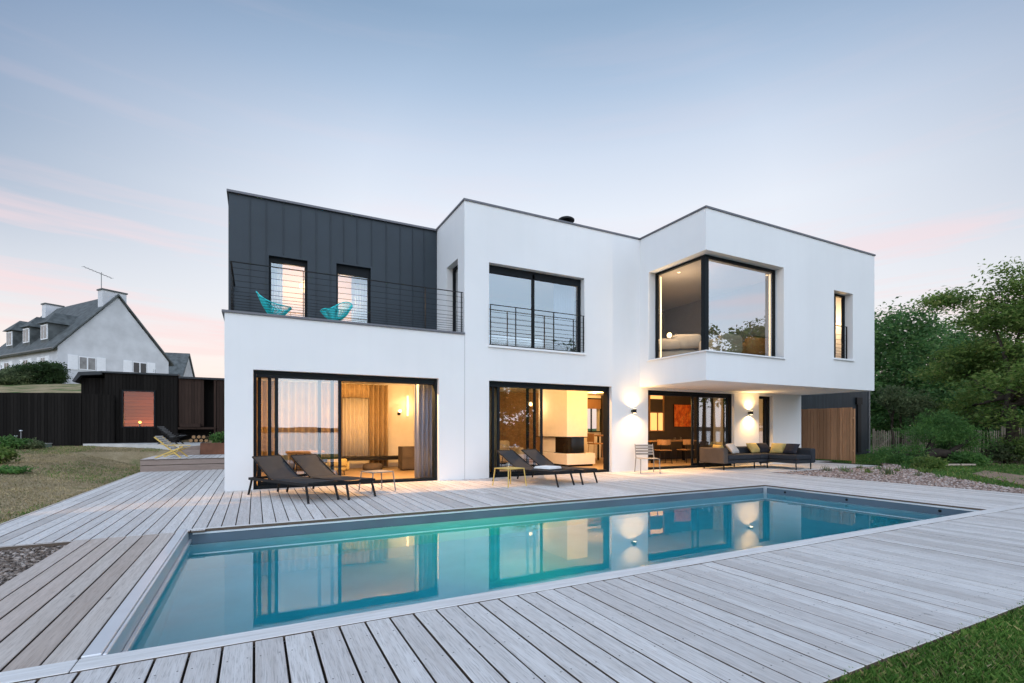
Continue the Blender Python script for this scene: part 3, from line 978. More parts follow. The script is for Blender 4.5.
m.box(X3 + .102, X3 + .298, Y0 + .302, 15.1, 3.001, 5.41)
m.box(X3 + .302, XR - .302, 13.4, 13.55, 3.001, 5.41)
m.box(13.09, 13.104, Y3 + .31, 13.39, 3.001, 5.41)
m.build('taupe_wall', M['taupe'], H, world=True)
m = MB()
m.box(12.55, XR - .302, 14.0, 14.15, .001, 2.499)
m.box(12.40, 12.548, 14.0, 16.19, .001, 2.499)
m.build('dark_dining_wall', M['darkwall'], H, world=True)
m = MB()
m.box(6.2, 10.4, 16.12, 16.198, .001, 2.498)
m.build('wood_wall_panel', M['woodpanel'], H, world=True)

# ---- windows
def frame_rect(m, P, u0, u1, v0, v1, w0, w1, t):
    def bx(a, b, c, d):
        p0, p1 = P(a, c, w0), P(b, d, w1)
        m.box(min(p0[0], p1[0]), max(p0[0], p1[0]), min(p0[1], p1[1]), max(p0[1], p1[1]), min(p0[2], p1[2]), max(p0[2], p1[2]))
    bx(u0, u0 + t, v0, v1); bx(u1 - t, u1, v0, v1)
    bx(u0 + t + .0005, u1 - t - .0005, v0, v0 + t); bx(u0 + t + .0005, u1 - t - .0005, v1 - t, v1)
    return bx
def pane(P, u0, u1, v0, v1, w, parent, mat='glass'):
    m = MB()
    m.quad(P(u0, v0, w), P(u1, v0, w), P(u1, v1, w), P(u0, v1, w))
    return m.build('glass_pane', M[mat], parent, world=True)

def sliding_door(opening, panels, ysurf, side):
    P = P_front(ysurf)
    u0, u1, v0, v1 = opening
    e = .003
    m = MB(); frame_rect(m, P, u0 + e, u1 - e, .004, v1 - e, .10, .285, .055)
    if side: m.box(u0 + .06, u1 - .06, ysurf + .12, ysurf + .27, v1 - .13, v1 - .06)
    o = m.build('sliding_door', M['frame'], H, world=True)
    for k, (a, b) in enumerate(panels):
        w = .13 + .05 * k
        mm = MB(); bx = frame_rect(mm, P, a, b, .062, v1 - .065, w, w + .04, .062)
        pf = mm.build('door_panel', M['frame'], o, world=True)
        g = MB(); g.quad(P(a + .06, .12, w + .02), P(b - .06, .12, w + .02), P(b - .06, v1 - .125, w + .02), P(a + .06, v1 - .125, w + .02))
        g.build('glass_pane', M['glass'] if k == 0 else M['plainglass'], o, world=True)
    return o
sliding_door(D1, [(.34, 1.58), (.22, 1.44), (.045, 1.20)], Y0, True)
sliding_door(D2, [(5.14, 6.40), (5.02, 6.23), (4.92, 6.06)], Y0, True)
sliding_door(D3, [(11.80, 13.13), (11.62, 13.08)], Y0, True)

def window(P, o_, w0=.12, mull=(), t=.055, sill=None, head=0, name='window'):
    u0, u1, v0, v1 = o_
    m = MB(); bx = frame_rect(m, P, u0 + .003, u1 - .003, v0 + .003, v1 - .003, w0, w0 + .07, t)
    for mu in mull: bx(mu - t / 2, mu + t / 2, v0 + t + .004, v1 - t - .004)
    if head: bx(u0 + t + .004, u1 - t - .004, v1 - t - head, v1 - t - .004)
    o = m.build(name, M['frame'], H, world=True)
    edges = [u0 + t] + list(mull) + [u1 - t]
    for a, b in zip(edges[:-1], edges[1:]):
        pane(P, a + (t / 2 if a in mull else 0), b - (t / 2 if b in mull else 0), v0 + t, v1 - t - head, w0 + .035, o)
    if sill:
        s = MB(); a, b = P(u0 - .03, v0 - .045, -.045), P(u1 + .03, v0 + .002, w0 - .004)
        s.box(a[0], b[0], a[1], b[1], a[2], b[2])
        s.build('window_sill', M['sill'], o, world=True)
    return o
window(P_front(Y0), WU2, .16, (6.15,), .06, True, .12)
window(P_front(Y0), W4, .12, (14.90,), .08)
window(P_front(YZ), WA, .10, (), .05, None, .07)
window(P_front(YZ), WB, .10, (), .05, None, .17)
window(P_side(XM), (11.0, 11.78, 3.32, 5.17), .16, (), .05)
wn = window(P_front(Y3), WN, .22, (14.98,), .06, True)
# corner window
m = MB()
cz0, cz1 = 3.01, 5.38
gx, gy = X3 + .27, Y3 + .27          # planes of the panes
m.box(gx - .035, 12.317, gy - .03, gy + .04, cz0 + .003, cz0 + .06)
m.box(gx - .035, 12.317, gy - .03, gy + .04, cz1 - .065, cz1 - .003)
m.box(12.26, 12.317, gy - .03, gy + .04, cz0 + .061, cz1 - .066)
m.box(gx - .035, gx + .035, gy + .041, 10.237, cz0 + .003, cz0 + .06)
m.box(gx - .035, gx + .035, gy + .041, 10.237, cz1 - .065, cz1 - .003)
m.box(gx - .035, gx + .035, 10.18, 10.237, cz0 + .061, cz1 - .066)
m.box(gx - .055, gx + .07, gy - .055, gy + .07, cz0 + .0605, cz1 - .0655)
cw = m.build('corner_window', M['frame'], H, world=True)
m = MB(); m.quad((gx + .07, gy, cz0 + .06), (12.26, gy, cz0 + .06), (12.26, gy, cz1 - .065), (gx + .07, gy, cz1 - .065))
m.build('glass_pane', M['coatedglass'], cw, world=True)
m = MB(); m.quad((gx, gy + .07, cz0 + .06), (gx, 10.18, cz0 + .06), (gx, 10.18, cz1 - .065), (gx, gy + .07, cz1 - .065))
m.build('glass_pane', M['plainglass'], cw, world=True)
m = MB()
m.box(X3 - .05, 12.35, Y3 - .05, gy - .035, cz0 - .03, cz0 + .0)
m.box(X3 - .05, gx - .04, gy - .034, 10.27, cz0 - .03, cz0 + .0)
m.build('window_sill', M['sill'], cw, world=True)
# warm strips set in the reveals of the corner window
m = MB()
m.box(12.215, 12.235, gy + .05, gy + .09, cz0 + .05, cz1 - .10)
m.build('light_strip', M['led'], cw, world=True)
m = MB(); m.box(gx + .05, gx + .09, 10.13, 10.15, cz0 + .05, cz1 - .10)
m.build('light_strip', M['led'], cw, world=True)

# ---- railings
def railing(name, posts, zt, zb, path, zs, parent):
    m = MB()
    for a, b in zip(path[:-1], path[1:]):
        m.bar((a[0], a[1], zt), (b[0], b[1], zt), .035, .012)
    o = m.build(name, M['black'], parent, world=True)
    for p in posts:
        mm = MB(); mm.bar((p[0], p[1], zb), (p[0], p[1], zt - .008), .012, .035) if False else mm.box(p[0] - .006, p[0] + .006, p[1] - .018, p[1] + .018, zb, zt - .006)
        mm.build('post', M['black'], o, world=True)
    for z in zs:
        mm = MB()
        for a, b in zip(path[:-1], path[1:]):
            mm.tube([(a[0], a[1], z), (b[0], b[1], z)], .0042, 6)
        mm.build('rail', M['black'], o, world=True)
    return o
zr = BAL + .045
heights = [.045, .095, .145, .195, .25, .31, .38, .47, .58, .70, .82]
railing('balcony_railing', [(-.40, 10.66), (.85, 10.66), (2.10, 10.66), (3.35, 10.66), (4.20, 10.66), (-.40, 11.6)], zr + .93, zr,
        [(-.40, YZ - .03), (-.40, 10.66), (4.235, 10.66)], [zr + h for h in heights], H)
railing('window_railing', [(5.55, 10.55), (6.62, 10.55), (7.52, 10.55), (4.885, 10.55)], 4.06, 3.13, [(4.875, 10.55), (7.545, 10.55)],
        [3.18, 3.24, 3.30, 3.37, 3.45, 3.54, 3.64, 3.76, 3.89], H)
railing('window_railing', [(14.57, 8.40), (15.30, 8.40)], 4.12, 3.17, [(14.56, 8.40), (15.31, 8.40)], [3.24, 3.31, 3.39, 3.48, 3.59, 3.72, 3.87], H)

# ------------------------------------------------------------------ wall lamps
def wall_lamp(x, z, label):
    t = thing('wall_lamp', (x, Y0, z), label, 'wall lamp', 0, 'up and down wall lamps')
    m = MB(); m.lathe([(.052, -.055), (.052, .055)], (0, -.105, 0), 20)
    m.build('lamp_body', M['black'], t)
    m = MB(); m.box(-.035, .035, -.054, -.002, -.03, .03)
    m.build('bracket', M['black'], t)
    m = MB(); m.lathe([(.042, .0555), (.042, .058)], (0, -.105, 0), 20); m.build('lens', M['lensglow'], t)
    m = MB(); m.lathe([(.042, -.058), (.042, -.0555)], (0, -.105, 0), 20); m.build('lens', M['lensglow'], t)
    lamp_light('lamp_light', 'SPOT', (0, -.105, .07), 60, (1, .60, .24), t, (R(180), 0, 0), spot_size=R(150), spot_blend=1, shadow_soft_size=0)
    lamp_light('lamp_light', 'SPOT', (0, -.105, -.07), 145, (1, .58, .22), t, (0, 0, 0), spot_size=R(150), spot_blend=1, shadow_soft_size=0)
wall_lamp(9.16, 1.64, 'small black up and down wall lamp between the fireplace room and the dining room')
wall_lamp(13.91, 1.66, 'small black up and down wall lamp above the dark outdoor sofa')

# ------------------------------------------------------------------ room lamps
def downlight(x, y, z, energy, label, color=(1, .51, .155)):  # all but the left corner window lamp are added to light the rooms
    t = thing('real_or_added_ceiling_lamp', (x, y, z), label, 'ceiling lamp', 0, 'recessed ceiling lamps, all but one added')
    m = MB(); m.lathe([(.055, -.012), (.055, -.001)], n=18); m.build('trim_ring', M['white'], t)
    m = MB(); m.lathe([(.03, -.0125), (.03, -.0115)], n=18); m.build('lens', M['bulb'], t)
    lamp_light('room_light', 'POINT', (0, 0, -.07 if z < 4 else -.9), energy, color, t, shadow_soft_size=0)
downlight(1.3, 11.12, 2.5, 150, 'unseen added ceiling lamp inside the closed half of the living room door')
downlight(2.7, 11.12, 2.5, 400, 'unseen added ceiling lamp inside the open half of the living room door')
downlight(6.6, 11.12, 2.5, 190, 'unseen added ceiling lamp inside the closed half of the fireplace room door')
downlight(8.9, 11.12, 2.5, 80, 'unseen added ceiling lamp inside the right jamb of the fireplace room door')
downlight(11.2, 14.9, 2.5, 130, 'added ceiling lamp in the kitchen behind the fireplace')
downlight(11.0, 11.10, 2.5, 300, 'unseen added ceiling lamp just inside the dining room door')
downlight(10.25, 9.95, 5.42, 60, 'round ceiling lamp behind the corner window', (1, .70, .42))
downlight(12.6, 9.0, 5.42, 5, 'added ceiling lamp hidden behind the right jamb of the corner window', (1, .70, .42))
downlight(15.8, 9.2, 5.42, 60, 'unseen added ceiling lamp behind the narrow upper window', (1, .62, .30))
downlight(2.0, 13.1, 5.45, 46, 'unseen added ceiling lamp of the zinc storey bedroom', (1, .70, .42))
downlight(7.9, 11.3, 5.45, 8, 'unseen added ceiling lamp of the bedroom behind the wide upper window', (1, .74, .5))

# ------------------------------------------------------------------ curtains
def curtain(name, x0, x1, y, z0, z1, mat, label, folds, amp=.045, group='curtains'):
    m = MB()
    n = folds * 10
    pts = []
    r = random.Random(int(x0 * 100))
    ph = [r.uniform(-.35, .35) for _ in range(folds + 2)]
    for i in range(n + 1):
        u = i / n
        k = u * folds
        p = ph[int(k)] * (1 - (k % 1)) + ph[int(k) + 1] * (k % 1)
        pts.append((x0 + (x1 - x0) * u, y + amp * math.sin(2 * math.pi * k + p)))
    for a, b in zip(pts[:-1], pts[1:]):
        m.quad((a[0], a[1], z0), (b[0], b[1], z0), (b[0], b[1], z1), (a[0], a[1], z1))
    o = m.build(name, mat, None, smooth=True)
    s = o.modifiers.new('cloth_thickness', 'SOLIDIFY'); s.thickness = .004
    return tag(o, label, 'curtain', group)
curtain('curtain', .0, 2.22, 14.95, .03, 2.46, M['curtain'], 'beige floor length curtain at the left of the living room back window', 13, .085)
curtain('sheer_curtain', 2.25, 2.98, 15.02, .36, 2.05, M['sheer'], 'pale sheer curtain hanging between the beige living room curtains', 6, .05)
curtain('curtain', 3.0, 3.55, 14.95, .03, 2.46, M['curtain'], 'beige curtain bunched beside the living room wall sconce', 4, .085)
curtain('curtain', 2.2, 3.0, 14.94, 2.06, 2.46, M['curtain'], 'beige curtain heading above the pale sheer curtain', 6, .03)
curtain('curtain', 3.22, 3.72, 11.03, .03, 2.45, M['greycurtain'], 'grey curtain drawn to the right of the open living room door', 5, .06)
curtain('sheer_curtain', .30, .58, 12.92, 3.02, 5.2, M['sheer'], 'pale sheer curtain in the left zinc storey window', 5, .03)
curtain('sheer_curtain', 2.15, 2.6, 12.92, 3.02, 5.2, M['sheer'], 'pale sheer curtain in the right zinc storey window', 6, .03)
curtain('curtain', 6.95, 7.55, 11.05, 3.02, 5.25, M['greycurtain'], 'pale grey curtain at the right of the wide upper window', 8, .05)
curtain('curtain', 11.35, 12.9, 13.3, 3.02, 5.28, M['greycurtain'], 'grey curtain on the back wall of the corner window room', 14, .03)
curtain('curtain', 4.95, 5.25, 10.98, .03, 2.40, M['curtain'], 'beige curtain at the left of the fireplace room door', 5, .05)

# ------------------------------------------------------------------ living room furniture
t = thing('media_bench', (3.0, 14.6, 0), 'long dark low bench under the living room curtains', 'bench')
m = MB(); m.softbox(-1.35, 1.0, -.2, .2, .26, .36, .01); m.build('top', M['black'], t)
for xx in (-1.2, .85):
    m = MB(); m.box(xx - .03, xx + .03, -.18, .18, 0, .259); m.build('leg', M['black'], t)
t = thing('side_cabinet', (3.84, 13.75, 0), 'small brown cabinet standing by the grey living room curtain', 'cabinet')
m = MB(); m.softbox(-.25, .25, -.22, .22, .03, .66, .012); m.build('body', M['sofaback'], t)
m = MB(); m.box(-.23, .23, -.232, -.221, .06, .34); m.build('door', M['sofaback'], t)
m = MB(); m.box(-.23, .23, -.232, -.221, .35, .63); m.build('door', M['sofaback'], t)
m = MB(); m.box(-.2, .2, -.18, .18, 0, .029); m.build('plinth', M['black'], t)
t = thing('floor_pouf', (2.88, 13.95, 0), 'round dark woven pouf on the living room floor', 'pouf')
m = MB(); m.lathe([(.20, 0), (.26, .04), (.27, .11), (.25, .18), (.18, .21)], n=22); m.build('body', M['sofaback'], t, smooth=True)
t = thing('round_table', (1.02, 12.25, 0), 'round wooden low table behind the left pair of loungers', 'table')
m = MB(); m.lathe([(.40, .60), (.43, .615), (.43, .64), (.41, .65)], n=30); m.build('top', M['tabletop'], t)
for k in range(3):
    a = k * 2.094 + .4
    m = MB(); m.tube([(.34 * math.cos(a), .34 * math.sin(a), 0), (.22 * math.cos(a), .22 * math.sin(a), .6)], .018, 8); m.build('leg', M['black'], t)
t = thing('armchair', (1.72, 13.1, 0), 'mustard yellow low armchair inside the living room', 'armchair', R(200))
t.scale = (.72, .72, .72)
m = MB(); m.softbox(-.36, .36, -.34, .34, .14, .36, .07); m.build('seat', M['yellow'], t, smooth=True)
m = MB(); m.softbox(-.36, .36, .24, .40, .30, .58, .06); m.build('backrest', M['yellow'], t, smooth=True)
for sx in (-1, 1):
    m = MB(); m.softbox(sx * .40 - .06, sx * .40 + .06, -.32, .36, .16, .48, .05); m.build('armrest', M['yellow'], t, smooth=True)
    for sy in (-1, 1):
        m = MB(); m.tube([(sx * .3, sy * .28, 0), (sx * .28, sy * .26, .15)], .015, 8); m.build('leg', M['black'], t)
t = thing('wall_sconce', (3.93, 15.2, 1.62), 'small black bracket sconce on the warm living room wall', 'wall lamp')
m = MB(); m.lathe([(.05, 0), (.05, .02)], n=16, M=Matrix.Rotation(R(90), 4, 'X')); m.tube([(0, -.02, 0), (0, -.14, -.04), (0, -.16, .03)], .01, 6); m.build('arm', M['black'], t)
m = MB(); m.ball((0, -.16, .08), .055, .055, .055); m.build('bulb', M['bulb'], t, smooth=True)
lamp_light('sconce_light', 'POINT', (0, -.22, .10), 3, (1, .62, .28), t, shadow_soft_size=0)
t = thing('tube_lamp', (4.18, 15.1, 1.55), 'slim upright glowing tube lamp in the corner of the living room', 'lamp')
m = MB(); m.lathe([(.03, 0), (.03, .62)], n=12); m.build('tube', M['tube'], t)
m = MB(); m.box(-.015, .015, .03, .098, .2, .24); m.build('bracket', M['black'], t)
lamp_light('tube_light', 'POINT', (0, -.12, .3), 3, (1, .66, .32), t, shadow_soft_size=0)

# ------------------------------------------------------------------ fireplace room
t = thing('fireplace', (8.38, 12.6, 0), 'white corner fireplace with black firebox between a low plinth and a tall hood', 'fireplace')
m = MB(); m.box(0, 1.05, 0, 1.75, .06, .40); m.build('plinth', M['white'], t, bevel=.006)
m = MB(); m.box(.06, 1.0, .06, 1.7, .0, .059); m.build('base', M['black'], t)
m = MB(); m.box(0.0, .76, 0.0, 1.7, .91, 2.495); m.build('hood', M['white'], t, bevel=.006)
m = MB(); m.box(-.02, .74, -.02, 1.9, .885, .905); m.build('shelf_plate', M['black'], t)
m = MB(); m.box(.06, .66, .05, .75, .42, .884); m.build('firebox', M['blackglass'], t)
m = MB(); m.box(.08, .66, .76, 1.6, .42, .884); m.build('back_block', M['white'], t)
m = MB(); m.box(.02, .70, .02, .78, .4015, .419); m.build('hearth', M['black'], t)
lamp_light('added_fill_light', 'POINT', (-1.3, .6, 1.9), 16, (1, .58, .22), t, shadow_soft_size=0)  # bare fill light added in mid air to warm the fireplace faces
t = thing('pendant_lamp', (8.02, 14.2, 2.5), 'glowing bare bulb pendant seen through the fireplace room glass', 'pendant lamp')
m = MB(); m.tube([(0, 0, -.01), (0, 0, -.42)], .004, 6); m.build('cord', M['black'], t)
m = MB(); m.lathe([(.02, -.47), (.02, -.42)], n=10); m.build('socket', M['black'], t)
m = MB(); m.ball((0, 0, -.53), .06, .06, .07); m.build('bulb', M['bulb'], t, smooth=True)
lamp_light('pendant_light', 'POINT', (0, -.1, -.62), 14, (1, .60, .26), t, shadow_soft_size=0)
# low sofa in the fireplace room
t = thing('sofa', (6.3, 14.0, 0), 'pale cushioned sofa inside the fireplace room behind the closed glass', 'sofa')
m = MB(); m.softbox(-1.0, 1.0, -.4, .4, .12, .42, .06); m.build('seat', M['cream'], t, smooth=True)
m = MB(); m.softbox(-1.0, 1.0, .25, .45, .40, .78, .06); m.build('backrest', M['cream'], t, smooth=True)
for sx in (-1, 1):
    m = MB(); m.softbox(sx * 1.08 - .08, sx * 1.08 + .08, -.4, .45, .12, .58, .05); m.build('armrest', M['cream'], t, smooth=True)
m = MB(); m.box(-.9, .9, -.3, .3, 0, .119); m.build('plinth', M['black'], t)
# kitchen window on the back wall, as part of the house
m = MB(); frame_rect(m, P_front(16.08), 11.35, 12.35, 1.02, 2.38, 0, .05, .05)
m.box(11.83, 11.88, 16.08, 16.12, 1.071, 2.329)
kw = m.build('kitchen_window', M['frame'], H, world=True)
pane(P_front(16.1), 11.40, 12.30, 1.07, 2.33, .02, kw, 'plainglass')
m = MB(); m.box(11.40, 12.30, 16.06, 16.078, 1.95, 2.33); m.build('blind', M['woodpanel'], kw, world=True)
t = thing('bar_table', (10.9, 14.2, 0), 'tall wooden kitchen table to the right of the fireplace', 'table')
m = MB(); m.softbox(-.55, .55, -.9, .9, .90, .94, .008); m.build('top', M['tabletop'], t)
for sx in (-1, 1):
    for sy in (-1, 1):
        m = MB(); m.box(sx * .48 - .025, sx * .48 + .025, sy * .82 - .025, sy * .82 + .025, 0, .899); m.build('leg', M['black'], t)
def stool(x, y, label, mat, rz=0):
    t = thing('bar_stool', (x, y, 0), label, 'stool', rz, 'stools around the kitchen table')
    m = MB(); m.softbox(-.19, .19, -.19, .19, .64, .69, .015); m.build('seat', mat, t)
    m = MB(); m.softbox(-.19, .19, .17, .20, .72, 1.0, .01); m.build('backrest', mat, t)
    for sx in (-1, 1):
        for sy in (-1, 1):
            m = MB(); m.tube([(sx * .19, sy * .19, 0), (sx * .15, sy * .15, .64)], .012, 6); m.build('leg', M['black'] if mat is M['black'] else M['tabletop'], t)
        m = MB(); m.tube([(sx * .15, .17, .66), (sx * .15, .185, .76)], .01, 6); m.build('back_post', M['black'], t)
    return t
stool(10.1, 13.5, 'wooden bar stool beside the fireplace plinth', M['tabletop'], R(90))
stool(10.75, 12.75, 'black bar stool near the right edge of the fireplace room door', M['black'], R(150))

# ------------------------------------------------------------------ dining room
t = thing('painting', (14.62, 13.99, 1.64), 'orange picture of a bare tree on the dark dining room wall', 'painting')
t.location = (14.64, 13.985, 1.66)
m = MB(); m.box(-.50, .50, -.035, 0.0, -.42, .42); m.build('canvas', M['painting'], t)
m = MB()
for a in ((-.515, -.502, -.435, .435), (.502, .515, -.435, .435), (-.50, .50, .422, .435), (-.50, .50, -.435, -.422)):
    m.box(a[0], a[1], -.04, .0, a[2], a[3])
m.build('picture_frame', M['black'], t)
m = MB(); frame_rect(m, P_front(13.93), 12.90, 13.62, 1.06, 2.46, 0, .068, .03); m.box(12.93, 13.59, 13.935, 13.99, 1.76, 1.79); m.box(13.30, 13.32, 13.935, 13.99, 1.09, 1.759)
nc = m.build('kitchen_glow_frame', M['woodpanel'], H, world=True)  # frame and glowing panels stand in for a window to the lit kitchen
m = MB(); m.box(12.935, 13.295, 13.985, 13.995, 1.10, 1.75); m.box(13.325, 13.585, 13.985, 13.995, 1.10, 1.75)
m.build('glow_panel', M['kitchenglow'], nc, world=True)
m = MB(); m.box(12.935, 13.585, 13.985, 13.995, 2.27, 2.43); m.build('glow_panel_top', M['kitchenglow'], nc, world=True)
t = thing('dining_table', (13.0, 13.1, 0), 'long wooden dining table in the dark dining room', 'table')
m = MB(); m.softbox(-1.2, 1.2, -.42, .42, .715, .75, .008); m.build('top', M['tabletop'], t)
for sx in (-1, 1):
    for sy in (-1, 1):
        m = MB(); m.box(sx * 1.1 - .03, sx * 1.1 + .03, sy * .36 - .03, sy * .36 + .03, 0, .714); m.build('leg', M['black'], t)
def dining_chair(x, y, rz, label):
    t = thing('dining_chair', (x, y, 0), label, 'chair', rz, 'dining chairs')
    m = MB(); m.softbox(-.22, .22, -.22, .22, .43, .46, .012); m.build('seat', M['tabletop'], t)
    m = MB()
    pts = []
    for k in range(9):
        a = R(200 + 140 * k / 8)
        pts.append((.25 * math.cos(a), .02 - .23 * math.sin(a) * -1 if False else -.25 * math.sin(a) * -1 * -1, 0))
    for k in range(8):
        a0, a1 = R(20 + 140 * k / 8), R(20 + 140 * (k + 1) / 8)
        p0 = (.25 * math.cos(a0), .24 * math.sin(a0)); p1 = (.25 * math.cos(a1), .24 * math.sin(a1))
        m.slab([(p0[0], p0[1], .62), (p1[0], p1[1], .62), (p1[0] * 1.04, p1[1] * 1.04, .80), (p0[0] * 1.04, p0[1] * 1.04, .80)], (p0[0] * .05, p0[1] * .05, 0))
    m.build('backrest', M['tabletop'], t)
    for sx in (-1, 1):
        for sy in (-1, 1):
            m = MB(); m.tube([(sx * .22, sy * .21, 0), (sx * .18, sy * .17, .43)] + ([(sx * .17, .19, .66)] if sy > 0 else []), .012, 6); m.build('leg', M['black'], t)
    return t
dc = dining_chair(12.1, 12.45, R(165), 'wooden backed chair at the left end of the dining table')
copy_thing(dc, (13.1, 12.4, 0), R(185), 'wooden backed chair in the middle of the dining table side')
for k, (gx_, gy_) in enumerate(((13.5, 13.3), (13.72, 13.22))):
    t = thing('tumbler', (gx_, gy_, .75), 'small drinking glass on the dining table below the orange painting', 'glass', 0, 'glasses on the dining table')
    m = MB(); m.lathe([(.03, 0), (.036, .11), (.033, .11), (.028, .008)], n=14); m.build('cup', M['clearglass'], t)

# ------------------------------------------------------------------ upstairs furniture
t = thing('table_lamp', (11.55, 11.6, 3.73), 'small glowing table lamp behind the left pane of the corner window', 'lamp')
m = MB(); m.lathe([(.10, 0), (.10, .02), (.03, .04), (.03, .24), (.08, .26), (.08, .27)], n=16); m.build('base', M['greymetal'], t)
m = MB(); m.ball((0, 0, .36), .075, .075, .085); m.build('globe', M['bulb'], t, smooth=True)
lamp_light('table_lamp_light', 'POINT', (0, -.2, .45), 9, (1, .60, .26), t, shadow_soft_size=0)
t = thing('side_table', (11.55, 11.6, 3.0), 'small dark side table carrying the glowing lamp upstairs', 'table')
m = MB(); m.lathe([(.24, .70), (.24, .729)], n=20); m.build('top', M['tabletop'], t)
m = MB(); m.lathe([(.16, 0), (.16, .02), (.02, .03), (.02, .699)], n=14); m.build('pedestal', M['black'], t)
t = thing('sofa', (10.55, 10.75, 3.0), 'curved cream sofa behind the left pane of the corner window', 'sofa', R(-35))
m = MB(); m.softbox(-.85, .85, -.42, .42, .10, .40, .10); m.build('seat', M['cream'], t, smooth=True)
m = MB(); m.softbox(-.9, .35, -.52, -.28, .36, .70, .10); m.softbox(.1, .92, -.50, -.24, .38, .82, .11); m.build('backrest', M['cream'], t, smooth=True)
m = MB(); m.box(-.7, .7, -.3, .3, 0, .099); m.build('plinth', M['black'], t)
def tub_chair(x, y, rz, mat, label):
    t = thing('armchair', (x, y, 3.0), label, 'armchair', rz)
    m = MB(); m.softbox(-.36, .36, -.34, .34, .12, .40, .09); m.build('seat', mat, t, smooth=True)
    m = MB(); m.softbox(-.44, .44, .22, .44, .16, .70, .10); m.build('backrest', mat, t, smooth=True)
    for sx in (-1, 1):
        m = MB(); m.softbox(sx * .40 - .09, sx * .40 + .09, -.34, .30, .14, .56, .08); m.build('armrest', mat, t, smooth=True)
    for a in range(4):
        aa = R(45 + 90 * a); m = MB(); m.tube([(.34 * math.cos(aa), .34 * math.sin(aa), 0), (.30 * math.cos(aa), .30 * math.sin(aa), .13)], .015, 8); m.build('leg', M['black'], t)
tub_chair(11.25, 9.45, R(186), M['cream'], 'cream tub armchair behind the left half of the wide corner pane')
tub_chair(12.4, 9.45, R(176), M['cognac'], 'cognac tub armchair behind the right half of the wide corner pane')
t = thing('bed', (5.9, 12.2, 3.0), 'bed with white linen behind the wide upper window', 'bed')
m = MB(); m.box(-.85, .85, -1.0, 1.0, .08, .28); m.build('frame', M['woodpanel'], t)
m = MB(); m.softbox(-.82, .82, -1.02, .98, .281, .50, .06); m.build('mattress', M['bedding'], t, smooth=True)
m = MB(); m.box(-.88, .88, 1.0, 1.06, .0, 1.0); m.build('headboard', M['woodpanel'], t)
for sx in (-1, 1):
    m = MB(); m.cushion(Matrix.Translation((sx * .42, .7, .58)) @ Matrix.Rotation(R(20), 4, 'X'), .66, .42, .16); m.build('pillow', M['bedding'], t, smooth=True)
t = thing('globe_lamp', (1.13, 13.25, 4.66), 'round glowing globe lamp behind the left zinc storey window', 'lamp')
m = MB(); m.ball((0, 0, 0), .16, .16, .16, 20, 12); m.build('globe', M['globe'], t, smooth=True)
m = MB(); m.tube([(0, 0, .155), (0, 0, .785)], .005, 6); m.build('cord', M['black'], t)
lamp_light('globe_light', 'POINT', (-.3, .3, .1), 26, (1, .62, .30), t, shadow_soft_size=0)
m = MB(); m.box(XL + .302, XM - .01, 14.2, 14.3, 3.001, 5.449); m.build('peach_bedroom_wall', simple('peach_paint', (.70, .52, .42), .8, 0, .03), H, world=True)

# ------------------------------------------------------------------ sun loungers
def lounger(loc, rz, label, sheen=False):
    """local +x runs from head to foot"""
    t = thing('sun_lounger', loc, label, 'sun lounger', rz, 'dark sun loungers by the pool')
    t.scale = (.95, .95, .95)
    L_, W, zs = 1.90, .57, .30
    m = MB()
    for s in (-1, 1):
        y = s * (W / 2 - .015)
        m.bar((-.95, y, zs), (.95, y, zs), .028, .045)
    m.bar((-.95, -W / 2 + .03, zs), (-.95, W / 2 - .03, zs), .028, .045)
    m.bar((.95, -W / 2 + .03, zs), (.95, W / 2 - .03, zs), .028, .045)
    m.bar((-.25, -W / 2 + .03, zs - .004), (-.25, W / 2 - .03, zs - .004), .025, .03)
    m.build('frame', M['black'], t)
    for s in (-1, 1):
        for e in (-1, 1):
            m = MB(); m.tube([(e * .86, s * (W / 2 - .02), zs - .01), (e * .955, s * (W / 2 - .005), .0)], .020, 8); m.build('leg', M['black'], t)
    m = MB(); n = 10
    for i in range(n):
        a = -.22 + 1.15 * i / n; b = -.22 + 1.15 * (i + 1) / n
        za = zs + .028 - .014 * math.sin(math.pi * i / n); zb = zs + .028 - .014 * math.sin(math.pi * (i + 1) / n)
        m.slab([(a, -W / 2 + .03, za), (b, -W / 2 + .03, zb), (b, W / 2 - .03, zb), (a, W / 2 - .03, za)], (0, 0, .006))
    m.build('seat', M['anthracite'], t, smooth=False)
    ang = R(31); bl = .72
    bx, bz = -.22, zs + .03
    tx, tz = bx - bl * math.cos(ang), bz + bl * math.sin(ang)
    m = MB()
    for i in range(n):
        u0, u1 = i / n, (i + 1) / n
        d0, d1 = .018 * math.sin(math.pi * u0), .018 * math.sin(math.pi * u1)
        p = lambda u, d, y: (bx + (tx - bx) * u - d * math.sin(ang), y, bz + (tz - bz) * u - d * math.cos(ang))
        m.slab([p(u0, d0, -W / 2 + .03), p(u0, d0, W / 2 - .03), p(u1, d1, W / 2 - .03), p(u1, d1, -W / 2 + .03)], (.003, 0, .006))
    br = m.build('backrest', M['anthracite'], t)
    m = MB()
    for s in (-1, 1): m.tube([(bx, s * (W / 2 - .02), bz), (tx, s * (W / 2 - .02), tz)], .014, 8)
    m.tube([(tx, -W / 2 + .02, tz), (tx, W / 2 - .02, tz)], .014, 8)
    m.build('back_frame', M['black'], br)
    m = MB()
    for s in (-1, 1): m.tube([(bx - .45, s * (W / 2 - .05), bz + .28), (bx - .52, s * (W / 2 - .05), zs)], .009, 6)
    m.build('prop', M['black'], br)
    return t
ra = math.atan2(-1.55, .80); rb = math.atan2(-1.51, .55)
l1 = lounger((.55, 9.14, 0), ra, 'dark lounger nearest the left corner of the white house')
